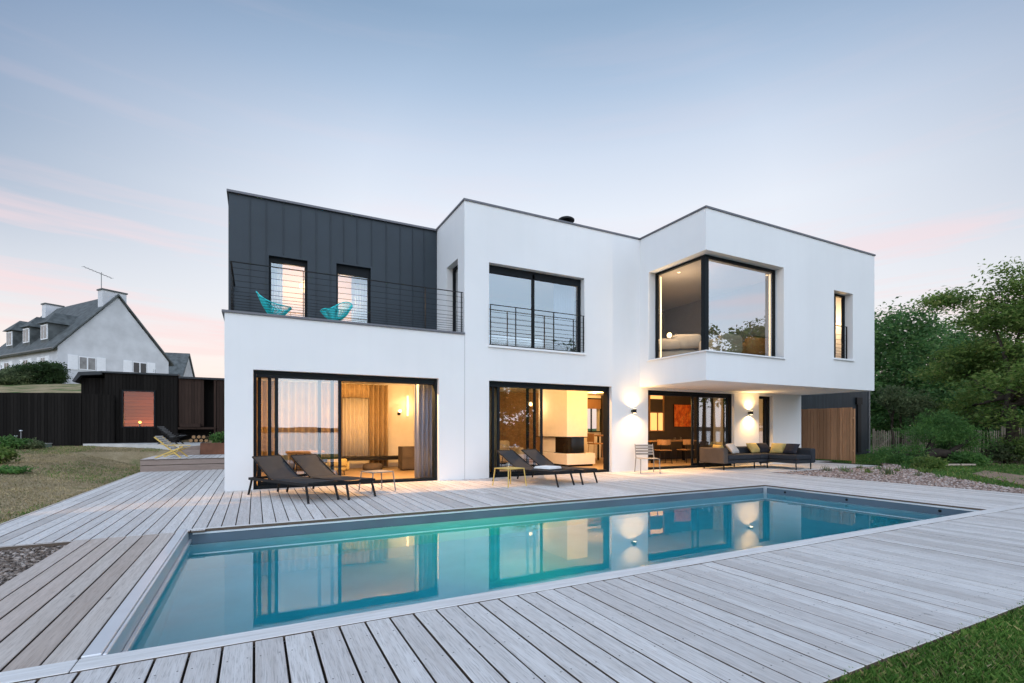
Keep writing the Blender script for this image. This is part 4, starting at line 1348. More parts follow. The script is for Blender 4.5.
copy_thing(l1, (1.17, 9.28, 0), ra, 'dark lounger between the corner lounger and the small grey side table')
copy_thing(l1, (5.24, 9.22, 0), rb, 'dark lounger with a white towel beside the mustard side table')
copy_thing(l1, (5.93, 9.36, 0), rb, 'dark lounger directly in front of the fireplace plinth')
t = thing('folded_towel', (5.49, 8.99, .315), 'folded white towel lying on a lounger seat', 'towel', rb)
m = MB(); m.softbox(-.22, .22, -.20, .20, 0, .028, .012); m.softbox(-.20, .21, -.19, .19, .0285, .05, .01); m.build('cloth', M['towel'], t, smooth=True)

def low_table(loc, rz, mat, label, w=.44, h=.365):
    t = thing('side_table', loc, label, 'side table', rz, 'low tables beside the loungers')
    m = MB(); m.softbox(-w / 2, w / 2, -w / 2, w / 2, h - .018, h, .006); m.build('top', mat, t)
    for sx in (-1, 1):
        for sy in (-1, 1):
            m = MB(); m.tube([(sx * (w / 2 - .012), sy * (w / 2 - .012), h - .02), (sx * (w / 2 + .022), sy * (w / 2 + .022), 0)], .0115, 8); m.build('leg', mat, t)
    return t
low_table((2.03, 9.42, 0), R(18), M['greymetal'], 'low grey steel side table by the open living room door')
low_table((4.58, 8.98, 0), R(14), M['yellowmetal'], 'low mustard steel side table beside the lounger with the towel')
t = thing('tumbler', (4.56, 9.0, .365), 'small drinking glass on the mustard side table', 'glass')
m = MB(); m.lathe([(.032, 0), (.038, .10), (.035, .10), (.03, .008)], n=14); m.build('cup', M['clearglass'], t)

# metal terrace chair
t = thing('terrace_chair', (9.16, 9.98, 0), 'taupe slatted metal chair standing under the first wall lamp', 'chair', R(-27))
t.scale = (1.12, 1.1, .85)
m = MB()
for k in range(6): m.box(-.21, .21, -.22 + k * .073, -.22 + k * .073 + .058, .44, .452)
m.build('seat', M['chairmetal'], t)
m = MB()
for k in range(4):
    z = .54 + k * .085; yb = .235 + (z - .45) * .22
    m.box(-.21, .21, yb, yb + .010, z, z + .062)
m.build('backrest', M['chairmetal'], t)
for s in (-1, 1):
    m = MB(); m.tube([(s * .225, -.25, 0), (s * .215, -.22, .44)], .011, 8); m.build('leg', M['chairmetal'], t)
    m = MB(); m.tube([(s * .225, .29, 0), (s * .215, .22, .45), (s * .212, .33, .88)], .011, 8); m.build('leg', M['chairmetal'], t)
    m = MB(); m.tube([(s * .215, -.22, .44), (s * .215, .22, .45)], .010, 8); m.build('seat_rail', M['chairmetal'], t)

# outdoor corner sofa
t = thing('outdoor_sofa', (12.9, 9.9, 0), 'long low anthracite L shaped sofa on thin legs under the projecting white block', 'sofa')
def sb(name, b, mat, r=.035):
    m = MB(); m.softbox(*b, r); return m.build(name, mat, t, world=True, smooth=False)
sb('base', (11.56, 14.20, 9.56, 10.36, .18, .28), M['sofafabric'], .02)
sb('base', (13.40, 14.03, 8.66, 9.555, .18, .28), M['sofafabric'], .02)
sb('seat_cushion', (11.72, 13.05, 9.53, 10.18, .282, .42), M['sofafabric'])
sb('seat_cushion', (13.06, 14.03, 9.53, 10.18, .282, .42), M['sofafabric'])
sb('seat_cushion', (13.38, 14.03, 8.64, 9.52, .282, .42), M['sofafabric'])
sb('side_panel', (11.52, 11.70, 9.53, 10.40, .18, .62), M['sofaback'], .03)
sb('backrest', (11.705, 14.24, 10.19, 10.40, .282, .62), M['sofafabric'], .04)
sb('backrest', (14.04, 14.24, 8.64, 10.185, .18, .60), M['sofafabric'], .04)
for (lx, ly) in ((11.62, 9.62), (11.62, 10.3), (12.9, 9.62), (12.9, 10.3), (13.45, 8.72), (14.12, 8.72), (14.12, 10.3), (13.45, 9.6)):
    m = MB(); m.box(lx - .012, lx + .012, ly - .012, ly + .012, 0, .179); m.build('leg', M['black'], t, world=True)
def pillow(x, y, z, rx, rz, mat, label, w=.40, h=.36, th=.15):
    t = thing('cushion', (x, y, z), label, 'cushion', rz, 'cushions on the outdoor sofa')
    m = MB(); m.cushion(Matrix.Translation((0, 0, h * .46)) @ Matrix.Rotation(R(90 - rx), 4, 'X'), w, h, th)
    m.build('cover', mat, t, smooth=True)
pillow(12.42, 9.98, .415, 40, R(14), M['palecushion'], 'pale grey cushion at the left of the outdoor sofa')
pillow(13.42, 10.03, .415, 40, R(-4), M['yellow'], 'mustard cushion leaning on the back of the outdoor sofa')
pillow(13.72, 9.93, .415, 40, R(-12), M['darkcushion'], 'dark patterned cushion between the two mustard cushions')
pillow(13.86, 9.55, .415, 40, R(-70), M['yellow'], 'mustard cushion leaning on the right side of the outdoor sofa')
pillow(13.84, 9.12, .415, 40, R(-84), M['darkcushion'], 'dark patterned cushion at the right end of the outdoor sofa')
pillow(11.84, 9.98, .415, 14, R(80), M['yellow'], 'mustard cushion tucked behind the side panel of the outdoor sofa', .40, .30)

# balcony string chairs
def egg_chair(loc, rz, label):
    t = thing('string_chair', loc, label, 'chair', rz, 'turquoise string chairs on the balcony')
    tilt = Matrix.Translation((0, 0, .44)) @ Matrix.Rotation(R(24), 4, 'Y')
    ring, low = [], []
    for k in range(33):
        a = 2 * math.pi * k / 32
        ex = .44 if math.cos(a) < 0 else .36
        rise = .12 * math.cos(a) ** 2
        ring.append(tilt @ Vector((ex * math.cos(a) - .02, .36 * math.sin(a), rise + .05)))
        low.append(tilt @ Vector((.13 * math.cos(a) + .06, .13 * math.sin(a), -.17)))
    m = MB(); m.tube(ring, .013, 8, caps=False); m.build('rim', M['turquoise'], t)
    m = MB(); m.tube(low, .009, 6, caps=False)
    for k in range(64):
        a = 2 * math.pi * k / 64
        ex = .44 if math.cos(a) < 0 else .36
        p = tilt @ Vector((ex * math.cos(a) - .02, .36 * math.sin(a), .12 * math.cos(a) ** 2 + .05))
        q = tilt @ Vector((.13 * math.cos(a) + .06, .13 * math.sin(a), -.17))
        mid = p.lerp(q, .5) - Vector((0, 0, .035))
        m.tube([p, mid, q], .007, 4, caps=False)
    m.build('string_shell', M['turquoise'], t)
    for a in (R(75), R(-75), R(180)):
        m = MB(); m.tube([(.05 + .13 * math.cos(a), .13 * math.sin(a), .26), (.05 + .32 * math.cos(a), .32 * math.sin(a), 0)], .009, 6); m.build('leg', M['black'], t)
    t.scale = (.9, .9, .9)
    return t
e1 = egg_chair((.34, 11.45, 3.27), R(-14), 'turquoise string chair in front of the left zinc storey window')
copy_thing(e1, (1.58, 11.4, 3.29), R(226), 'turquoise string chair in front of the right zinc storey window')

# garden lounge chairs on the left
def deck_chair(loc, rz, woodm, slatm, label):
    t = thing('garden_chair', loc, label, 'garden chair', rz)
    for s in (-1, 1):
        y = s * .30
        m = MB(); m.bar((-.38, y, .80), (.30, y, .05), .03, .045); m.bar((.30, y, .05), (.36, y, .0), .03, .045); m.build('back_leg', woodm, t)
        m = MB(); m.bar((-.36, y * 1.12, .0), (.42, y * 1.12, .42), .03, .045); m.build('front_leg', woodm, t)
        m = MB(); m.bar((-.22, y * 1.14, .52), (.42, y * 1.14, .44), .05, .022); m.build('armrest', woodm, t)
    m = MB()
    for k in range(7):
        u = k / 6
        x, z = -.36 + .42 * u, .79 - .44 * u
        m.bar((x, -.285, z + .02), (x, .285, z + .02), .012, .062)
    m.build('backrest', slatm, t)
    m = MB()
    for k in range(6):
        x, z = .08 + .075 * k, .30 + .016 * k
        m.bar((x, -.285, z + .03), (x, .285, z + .03), .062, .012)
    m.build('seat', slatm, t)
    return t
g1 = deck_chair((-2.14, 17.35, .33), R(-12), M['yellowmetal'], M['palecushion'], 'low garden chair with mustard frame and pale slats on the raised deck')
g2 = deck_chair((-2.62, 21.0, .625), R(-14), M['black'], M['greymetal'], 'dark low garden chair on the concrete slab by the black shed')

g1.scale = (.9, .9, .74); g2.scale = (.85, .85, .74)

# ------------------------------------------------------------------ black shed and fence on the left
t = thing('garden_shed', (-2.6, 23.0, .70), 'low black timber shed with one large square lit window', 'shed')
ZS0, ZS1 = .55, 3.20
sw = (-4.38, -3.36, 1.20, 2.60)
# front of the shed, with an opening for the window and a recessed rusty bay
m = MB()
xs_ = []
x = -4.88
while x < -2.65: xs_.append(x); x += .105
for x in xs_:
    a, b = x + .004, min(x + .101, -2.65)
    if b <= sw[0] or a >= sw[1]: m.box(a, b, 22.97, 23.0, ZS0, ZS1)
    else:
        m.box(a, b, 22.97, 23.0, ZS0, sw[2]); m.box(a, b, 22.97, 23.0, sw[3], ZS1)
m.box(-4.88, sw[0], 23.001, 23.08, ZS0, ZS1); m.box(sw[1], -2.65, 23.001, 23.08, ZS0, ZS1)
m.box(sw[0], sw[1], 23.001, 23.08, ZS0, sw[2]); m.box(sw[0], sw[1], 23.001, 23.08, sw[3], ZS1)
m.box(-4.88, -4.80, 23.081, 26, ZS0, ZS1); m.box(-2.69, -2.651, 23.081, 26, ZS0, ZS1); m.box(.9, 1.0, 23.081, 26, ZS0, ZS1); m.box(-4.88, 1.0, 26.01, 26.1, ZS0, ZS1)
m.build('wall', M['blackboards'], t, world=True)
m = MB()
x = -2.63
while x < -1.82:
    m.box(x + .003, x + .102, 23.03, 23.06, 1.25, ZS1 - .10); x += .105
x = -1.36
while x < .9:
    m.box(x + .003, x + .102, 22.98, 23.06, ZS0, ZS1 - .10); x += .105
m.box(-1.45, -1.38, 22.96, 23.06, ZS0, ZS1 - .10)
m.build('rust_panel', M['rustwood'], t, world=True)
m = MB(); m.box(-2.63, -1.37, 23.5, 23.55, ZS0, ZS1 - .1); m.build('recess_back', M['blackboards'], t, world=True)
m = MB(); m.box(-2.63, -1.38, 22.9, 23.3, 1.14, 1.22); m.box(-2.56, -1.9, 22.86, 23.0, 1.222, 1.36); m.build('ledge', M['rustwood'], t, world=True)
m = MB(); m.box(-4.98, -2.62, 22.9, 26.2, ZS1 + .002, ZS1 + .06); m.box(-2.618, 1.1, 22.93, 26.2, ZS1 - .09, ZS1 - .02)
m.build('roof', M['roofdark'], t, world=True)
m = MB()
for a in ((sw[0], sw[0] + .05, sw[2], sw[3]), (sw[1] - .05, sw[1], sw[2], sw[3]), (sw[0] + .051, sw[1] - .051, sw[2], sw[2] + .05), (sw[0] + .051, sw[1] - .051, sw[3] - .05, sw[3])):
    m.box(a[0], a[1], 22.955, 23.06, a[2], a[3])
wf = m.build('window', M['frame'], t, world=True)
pane(P_front(23.0), sw[0] + .05, sw[1] - .05, sw[2] + .05, sw[3] - .05, .02, wf, 'plainglass')
m = MB()
for k in range(19): m.box(-4.79, -2.70, 25.19 + .012 * (k % 2), 25.3, ZS0 + .14 * k, ZS0 + .14 * k + .128)
m.box(-4.79, -2.70, 23.09, 25.18, .7, .75); m.box(-4.79, -2.70, 23.09, 25.18, ZS1 - .1, ZS1 - .05)
m.build('inner_wall', board_mat('red_cedar_lining', (.42, .14, .045), .7, .4, 'X'), t, world=True)
for k in range(5):
    m = MB(); m.box(-3.6, -2.5, 24.6, 25.1, 1.3 + .14 * k, 1.33 + .14 * k); m.build('shelf', M['tabletop'], t, world=True)
# lower wing of the shed
m = MB()
x = -5.62
while x < -4.93:
    m.box(x + .004, x + .101, 23.25, 23.28, ZS0, 3.02); x += .105
m.box(-5.62, -4.9, 23.281, 25.5, ZS0, 3.0)
m.build('wing_wall', M['blackboards'], t, world=True)
m = MB(); m.slab([(-5.80, 22.95, 2.86), (-5.62, 22.95, 3.20), (-4.95, 22.95, 3.262), (-4.95, 22.95, 3.14), (-5.55, 22.95, 3.08), (-5.74, 22.95, 2.82)], (0, 2.8, 0))
m.build('wing_roof', M['roofdark'], t, world=True)
tl = thing('table_lamp', (-3.93, 23.55, 1.24), 'small orange glowing lamp inside the black shed window', 'lamp')
m = MB(); m.lathe([(.09, 0), (.03, .02), (.025, .12)], n=14); m.build('base', M['black'], tl)
m = MB(); m.ball((0, 0, .17), .045, .045, .045); m.build('bulb', M['flame'], tl, smooth=True)
lamp_light('shed_light', 'POINT', (.35, .2, .18), 75, (1, .40, .12), tl, shadow_soft_size=0)
ts = thing('sideboard', (-3.75, 23.6, .75), 'wooden sideboard under the lamp inside the black shed', 'sideboard')
m = MB(); m.box(-.6, .6, -.2, .2, .06, .47); m.build('body', M['tabletop'], ts)
m = MB(); m.box(-.62, .62, -.22, .22, .471, .489); m.build('top', M['tabletop'], ts)
m = MB(); m.box(-.55, .55, -.15, .15, 0, .059); m.build('plinth', M['black'], ts)

# firewood
fw = None
for k, (dx, dz) in enumerate(((0, 0), (.17, 0), (.34, 0), (.51, 0), (.09, .14), (.26, .14), (.42, .14))):
    loc = (-2.2 + dx, 22.75, .625 + .075 + dz)
    lab = 'short round firewood log stacked under the rusty shed ledge'
    if fw is None:
        fw = thing('firewood_log', loc, lab, 'log', 0, 'firewood under the shed ledge')
        mm = MB(); mm.lathe([(.07, 0), (.075, .18), (.072, .40)], n=10, M=Matrix.Rotation(R(-90), 4, 'X')); mm.build('bark', M['bark'], fw)
        mm = MB(); mm.lathe([(.06, -.004), (.06, -.001)], n=10, M=Matrix.Rotation(R(-90), 4, 'X')); mm.build('cut_end', M['tabletop'], fw)
    else:
        copy_thing(fw, loc, 0, lab, 'firewood under the shed ledge')

def board_fence(name, a, b, z0, z1, label, mat, pitch=.115):
    a, b = Vector((*a, 0)), Vector((*b, 0))
    d = (b - a); L_ = d.length; rz = math.atan2(d.y, d.x)
    t = thing(name, (a.x, a.y, z0), label, 'fence', rz)
    m = MB(); x = 0
    while x < L_ - .01:
        m.box(x + .005, min(x + pitch - .005, L_), -.012, .012, 0, z1 - z0); x += pitch
    m.build('boards', mat, t)
    m = MB()
    for z in (.3, (z1 - z0) * .85): m.box(0, L_, .013, .06, z - .04, z + .04)
    m.build('rail', mat, t)
    x = .1
    while x < L_:
        m = MB(); m.box(x - .04, x + .04, .061, .14, -.2, z1 - z0 - .03); m.build('post', mat, t); x += 1.9
    return t
board_fence('board_fence', (-20.5, 29.6), (-5.50, 22.85), .45, 2.44, 'tall black board fence at the left edge below the grassy bank', M['blackboards'])
board_fence('board_fence', (-5.49, 22.84), (-4.55, 22.80), .50, 2.40, 'short black board fence joining the lit shed', M['blackboards'])

# ------------------------------------------------------------------ neighbour house
A = math.atan2(.578, .815)
NH = thing('neighbour_house', (-14.8, 54.9, 4.6), 'white gabled house with dark slate roof and three dormers on the hill', 'house', A)
GW, GL = 8.73, 13.6          # gable width, length
e0, e1_, rg = 3.55, 3.25, 8.75   # eave and ridge heights above the base
m = MB()
xm = GW / 2
m.slab([(0, 0, -1), (GW, 0, -1), (GW, 0, e1_), (xm, 0, rg - .1), (0, 0, e0)], (0, .3, 0))
m.slab([(0, GL, -1), (GW, GL, -1), (GW, GL, e1_), (xm, GL, rg - .1), (0, GL, e0)], (0, -.3, 0))
m.box(0, .3, .301, GL - .301, -1, e0); m.box(GW - .3, GW, .301, GL - .301, -1, e1_)
m.build('wall', M['oldwhite'], NH)
m = MB()
sl = (rg - e0) / xm
m.slab([(-.40, -.22, e0 - .40 * sl + .14), (xm, -.22, rg + .06), (xm, GL + .22, rg + .06), (-.40, GL + .22, e0 - .40 * sl + .14)], (0, 0, .16))
sl2 = (rg - e1_) / xm
m.slab([(xm, -.22, rg + .061), (GW + .40, -.22, e1_ - .40 * sl2 + .14), (GW + .40, GL + .22, e1_ - .40 * sl2 + .14), (xm, GL + .22, rg + .061)], (0, 0, .16))
rf = m.build('roof', M['slate'], NH)
for (cy_, hh, half) in ((.55, .38, .95), (12.4, .50, .72)):
    m = MB(); m.box(xm - .2 - half, xm - .2 + half, cy_ - .45, cy_ + .35, rg - 1.2, rg + hh)
    ch = m.build('chimney', M['oldwhite'], NH)
    m = MB(); m.box(xm - .2 - half - .08, xm - .2 + half + .08, cy_ - .53, cy_ + .43, rg + hh + .002, rg + hh + .12); m.build('chimney_cap', M['slate'], ch)
for k, dy in enumerate((3.1, 6.7, 10.3)):
    m = MB(); m.box(.25, 3.6, dy - .72, dy + .72, e0 + .3, e0 + 2.25)
    d = m.build('dormer', M['slate'], NH)
    m = MB()
    ap = [(0.0, dy - .95, e0 + 2.25), (0.0, dy + .95, e0 + 2.25), (3.6, dy + .95, e0 + 2.25), (3.6, dy - .95, e0 + 2.25), (.95, dy, e0 + 3.35), (3.9, dy, e0 + 3.35)]
    m.add(ap, [(0, 3, 2, 1), (0, 1, 4), (1, 2, 5, 4), (3, 0, 4, 5), (2, 3, 5)])
    m.build('dormer_roof', M['slate'], d)
    m = MB(); m.box(.19, .248, dy - .62, dy + .62, e0 + .85, e0 + 2.15)
    m.build('window_frame', M['shutter'], d)
    m = MB()
    for s in (-1, 1): m.box(.17, .188, dy + s * .28 - .22, dy + s * .28 + .22, e0 + .95, e0 + 2.05)
    m.build('window_pane', M['paneblind'], d)
def house_window(x0_, x1_, z0, z1, face='gable', shutters=True, pm='paneblind'):
    g = face == 'gable'
    def bx(m, a, b, c, d, o0, o1):
        if g: m.box(a, b, -o1, -o0, c, d)
        else: m.box(-o1, -o0, a, b, c, d)
    m = MB(); bx(m, x0_, x1_, z0, z1, .002, .05); o = m.build('window', M['shutter'], NH)
    m = MB(); nn = 2
    w = (x1_ - x0_) / nn
    for i in range(nn): bx(m, x0_ + i * w + .06, x0_ + (i + 1) * w - .05, z0 + .08, z1 - .08, .052, .06)
    m.build('window_pane', M[pm], o)
    if shutters:
        for (a, b) in ((x0_ - .75, x0_ - .06), (x1_ + .06, x1_ + .75)):
            m = MB(); bx(m, a, b, z0 - .05, z1 + .05, .003, .055)
            for z in np.arange(z0, z1, .16): bx(m, a + .06, b - .06, z, z + .09, .056, .066)
            m.build('shutter', M['shutter'], o)
house_window(1.43, 2.66, 1.72, 2.90)
house_window(5.56, 6.74, 1.85, 2.92, pm='darkpane')
house_window(7.25, 7.55, 1.75, 2.45, shutters=False, pm='darkpane')
house_window(2.2, 3.0, 1.6, 2.8, 'side'); house_window(5.6, 6.5, 1.6, 2.8, 'side', pm='darkpane'); house_window(9.6, 10.6, 1.6, 2.8, 'side', pm='darkpane')
m = MB(); m.tube([(-.42, -.2, e0 - .2), (-.42, GL + .2, e0 - .2)], .07, 8); m.build('gutter', M['greymetal'], NH)
m = MB()
m.tube([(xm - 1.1, .4, rg + .4), (xm - 1.1, .4, rg + 2.0)], .03, 6)
m.tube([(xm - 2.55, .1, rg + 2.05), (xm - .15, .7, rg + 1.75)], .022, 6)
for k in range(9):
    u = k / 8; cx_, cy2, cz = xm - 2.55 + 2.4 * u, .1 + .6 * u, rg + 2.05 - .3 * u
    m.tube([(cx_ + .05, cy2 - .2, cz), (cx_ - .05, cy2 + .2, cz)], .012, 5)
m.build('television_aerial', M['greymetal'], NH)
# second house farther off
FH = thing('far_house', (-14.4, 84.5, 6.0), 'far house with plain dark slate roof and one skylight beside the white gabled house', 'house', R(-8))
m = MB(); m.box(0, 5.2, 0, 7, -1, 2.2)
m.slab([(5.2, 0, -1), (5.2, 7, -1), (5.2, 7, 2.2), (5.2, 3.5, 6.0), (5.2, 0, 2.2)], (-.2, 0, 0))
m.build('wall', M['oldwhite'], FH)
m = MB(); m.slab([(-.3, -.4, 1.9), (5.4, -.4, 1.9), (5.4, 3.5, 6.15), (-.3, 3.5, 6.15)], (0, -.05, .16)); m.slab([(-.3, 7.4, 1.9), (5.4, 7.4, 1.9), (5.4, 3.52, 6.15), (-.3, 3.52, 6.15)], (0, .05, .16))
fr = m.build('roof', M['slate'], FH)
m = MB(); m.slab([(1.9, .62, 3.22), (3.2, .62, 3.22), (3.2, 1.35, 4.02), (1.9, 1.35, 4.02)], (0, -.06, .08)); m.build('skylight', M['shutter'], fr)

# ------------------------------------------------------------------ annex and screens on the right
t = thing('garage_annex', (21.5, 13.3, 0), 'low charcoal clad garage behind the cedar screen', 'garage')
m = MB(); x = 16.7
while x < 26.05:
    m.box(x + .004, x + .111, 13.28, 13.31, .0, 3.25); x += .115
m.box(16.7, 26.08, 13.311, 19, -.1, 3.25)
m.build('wall', M['annexboards'], t, world=True)
m = MB(); m.box(16.68, 26.12, 13.22, 19.1, 3.252, 3.32); m.build('roof', M['coping'], t, world=True)
m = MB(); m.box(26.0, 26.10, 13.25, 13.279, .0, 3.25); m.build('corner_trim', M['greymetal'], t, world=True)
m = MB(); m.box(24.9, 25.35, 13.20, 13.278, 2.30, 2.62); m.box(25.0, 25.26, 13.215, 13.278, .05, 2.299); m.build('downpipe', M['black'], t, world=True)
t = thing('cedar_screen', (18.5, 11.5, 0), 'red cedar screen of upright boards at the right end of the house', 'screen')
m = MB(); y = 9.95; rr = random.Random(3)
while y < 13.1:
    w = rr.choice([.07, .09, .12]); d = rr.choice([0, .018, .036])
    m.box(18.47 - d, 18.51 - d, y, y + w, .05, 1.90 + rr.uniform(-.006, .006)); y += w + .014
m.build('boards', M['timber'], t, world=True)
m = MB(); m.box(18.53, 18.58, 9.95, 13.1, .35, .42); m.box(18.53, 18.58, 9.95, 13.1, 1.5, 1.57); m.build('rail', M['timber'], t, world=True)
for yy in (9.99, 11.5, 13.0):
    m = MB(); m.box(18.582, 18.66, yy - .04, yy + .04, -.1, 1.86); m.build('post', M['timber'], t, world=True)
for k, zz in enumerate((1.95, .95)):
    pass

def picket_fence(a, b, label, h=1.12, gate=False):
    a, b = Vector((*a, 0)), Vector((*b, 0)); d = b - a; L_ = d.length
    t = thing('picket_fence', (a.x, a.y, ground_z(a.x, a.y)), label, 'fence', math.atan2(d.y, d.x))
    r = random.Random(int(a.x * 10)); m = MB(); x = 0
    while x < L_:
        w = r.uniform(.035, .05); tl_ = r.uniform(-.012, .012); hh = h + r.uniform(-.05, .04)
        m.slab([(x, -.012, .02), (x + w, -.012, .02), (x + w + tl_, -.012, hh - .04), (x + w / 2 + tl_, -.012, hh), (x + tl_, -.012, hh - .04)], (0, .02, 0)); x += .098
    m.build('pales', M['picket'], t)
    m = MB()
    for z in (.28, .88): m.tube([(0, .018, z), (L_, .018, z)], .006, 5)
    if gate: m.bar((.1, .03, .15), (1.0, .03, .9), .03, .07)
    m.build('wire', M['picket'], t)
    x = .05
    while x < L_ + .1:
        m = MB(); m.tube([(x, .05, -.2), (x, .05, h + .08)], .045, 8); m.build('post', M['picket'], t); x += 2.2
picket_fence((26.25, 13.2), (31.5, 10.4), 'weathered picket fence right of the charcoal garage', gate=True)
picket_fence((31.6, 10.35), (41.0, 2.6), 'weathered picket fence under the tall yellow green tree at the right edge')

# ------------------------------------------------------------------ vegetation
def cards(name, centers, size, mat, rng, aspect=.5, flat=0.0, parent=None, up=None):
    """many small folded leaf quads, one island each"""
    c = np.asarray(centers, dtype=np.float64); n = len(c)
    a = rng.normal(size=(n, 3)); a[:, 2] *= (1 - flat)
    a /= np.linalg.norm(a, axis=1)[:, None]
    b = rng.normal(size=(n, 3)); b[:, 2] *= (1 - flat)
    b -= a * (a * b).sum(1)[:, None]; b /= np.linalg.norm(b, axis=1)[:, None]
    s = size * rng.uniform(.55, 1.35, n)[:, None]
    a *= s; b *= s * aspect
    v = np.empty((n, 4, 3)); v[:, 0] = c - a; v[:, 1] = c + b - a * .15; v[:, 2] = c + a; v[:, 3] = c - b - a * .15
    return quads(name, v, mat, parent)

def quads(name, v, mat, parent=None):
    n, k = v.shape[0], v.shape[1]
    me = bpy.data.meshes.new(name)
    me.vertices.add(n * k); me.vertices.foreach_set('co', v.reshape(-1).astype(np.float32))
    me.loops.add(n * k); me.loops.foreach_set('vertex_index', np.arange(n * k, dtype=np.int32))
    me.polygons.add(n); me.polygons.foreach_set('loop_start', np.arange(0, n * k, k, dtype=np.int32))
    me.update(calc_edges=True); me.validate()
    me.materials.append(mat)
    o = bpy.data.objects.new(name, me); COL.objects.link(o)
    if parent is not None: o.parent = parent
    return o

def clumps(blobs, per, spread, rng):
    """blobs: (x,y,z,rx,ry,rz,number of clumps); leaves gather round clump centres spread through the volume"""
    out = []
    for (x, y, z, rx, ry, rz, n) in blobs:
        d = rng.normal(size=(n, 3)); d /= np.linalg.norm(d, axis=1)[:, None]
        rad = rng.uniform(.25, 1.0, n)[:, None] ** .5
        cc = np.array([x, y, z]) + d * rad * np.array([rx, ry, rz])
        for p in cc:
            k = max(4, int(per * rng.uniform(.5, 1.5)))
            sp = spread * rng.uniform(.6, 1.3)
            out.append(p + rng.normal(size=(k, 3)) * np.array([sp, sp, sp * .55]))
    return np.concatenate(out)

def tree(name, loc, label, blobs, per, spread, leaf, mat, trunk_h, r0, group=None, cat='tree', limbs=6, lean=(0, 0), bark='bark', seed=1, flat=.35, aspect=.5):
    t = thing(name, loc, label, cat, 0, group)
    if name == 'layered_tree': t.scale = (1.08, 1.08, 1.14)
    rng = np.random.default_rng(seed); rr = random.Random(seed)
    m = MB()
    top = Vector((lean[0], lean[1], trunk_h))
    m.tube([(0, 0, -.15), (lean[0] * .3 + .04, lean[1] * .3, trunk_h * .4), top * .75 + Vector((0, .05, 0)), top], [r0 * 1.25, r0, r0 * .85, r0 * .7], 10)
    m.build('trunk', M[bark], t, smooth=True)
    m = MB()
    for k in range(limbs):
        b = blobs[k % len(blobs)]
        tgt = Vector((b[0] + rr.uniform(-.5, .5) * b[3], b[1] + rr.uniform(-.5, .5) * b[4], b[2] + rr.uniform(-.1, .6) * b[5]))
        s = top * rr.uniform(.7, 1.0)
        mid = s.lerp(tgt, .5) + Vector((rr.uniform(-.2, .2), rr.uniform(-.2, .2), .1)) * tgt.length * .12
        m.tube([s, s.lerp(mid, .5) + Vector((0, 0, .03)), mid, tgt], [r0 * .5, r0 * .4, r0 * .28, r0 * .08], 7)
        for _ in range(3):
            q = mid.lerp(tgt, rr.uniform(.1, .8)); e = q + Vector((rr.uniform(-1, 1) * b[3], rr.uniform(-1, 1) * b[4], rr.uniform(-.2, .8) * b[5])) * .5
            m.tube([q, q.lerp(e, .5) + Vector((0, 0, .05)), e], [r0 * .18, r0 * .12, r0 * .04], 5)
    m.build('limbs', M[bark], t, smooth=True)
    cards('crown', clumps(blobs, per, spread, rng), leaf, mat, rng, aspect, flat, t)
    return t

def at(px, d, z=None):
    """plan position of a point seen at distance d straight ahead (used only to lay out the garden)"""
    r_ = (px - 512) / 497.5 * d
    x, y = .8884 * r_ + .4589 * d, -.4589 * r_ + .8884 * d
    return (x, y, ground_z(x, y) if z is None else z)

# dense dark trees behind the garage
for k, (px, d, h, w, lab) in enumerate(((903, 33, 9.3, 4.3, 'dense dark green tree rising directly behind the right end of the white block'),
                                        (958, 36, 9.0, 4.6, 'dense dark green tree between the white block and the tall yellow green tree'),
                                        (862, 38, 8.6, 4.2, 'dense dark tree mostly hidden behind the white block'),
                                        (1024, 34, 7.0, 4.6, 'dense dark tree behind the tall yellow green tree at the right edge'))):
    x, y, z = at(px, d)
    blobs = [(0, 0, h * .40, w, w, h * .33, 60), (-w * .35, .3, h * .66, w * .62, w * .62, h * .26, 44), (w * .40, -.4, h * .62, w * .60, w * .60, h * .27, 44),
             (.2, 0, h * .82, w * .42, w * .42, h * .16, 26), (-w * .5, -.8, h * .3, w * .6, w * .6, h * .24, 34), (w * .5, -.8, h * .28, w * .6, w * .6, h * .24, 34), (0, -w * .6, h * .2, w * .9, w * .5, h * .18, 40)]
    tree('dense_tree', (x, y, z), lab, blobs, 105, .54, .125, M['leafdark'], h * .4, .22, 'dark trees behind the fence', seed=20 + k, limbs=7, flat=.55)

# tall layered tree on the right
x, y, z = at(1012, 18.0)
lay = []
rr = random.Random(5)
for k in range(118):
    zz = rr.uniform(1.45, 5.6)
    w = 4.0 * max(.12, 1 - ((zz - 2.4) / 3.6) ** 2) ** .6 if zz > 2.4 else 3.7
    a = rr.uniform(0, 6.283); q = w * rr.uniform(.3, 1.0) ** .6
    lay.append((q * math.cos(a) + 1.9, q * math.sin(a) - 1.05, zz - .10 * q + .2, .95, .95, .24, 15))
lay += [(-2.0, 1.0, 5.15, .60, .32, .08, 16), (-1.35, .75, 5.25, .4, .3, .1, 9), (-2.45, 1.2, 5.1, .25, .2, .06, 6), (.5, .1, 5.55, .9, .9, .34, 18), (.75, -.25, 5.95, .55, .5, .2, 9), (.45, .3, 6.25, .40, .3, .12, 6)]
tree('layered_tree', (x, y, z), 'tall yellow green tree with layered spreading branches at the right edge', lay, 52, .25, .066, M['leafolive'], 2.6, .17, limbs=22, seed=31, flat=.55, aspect=.42)

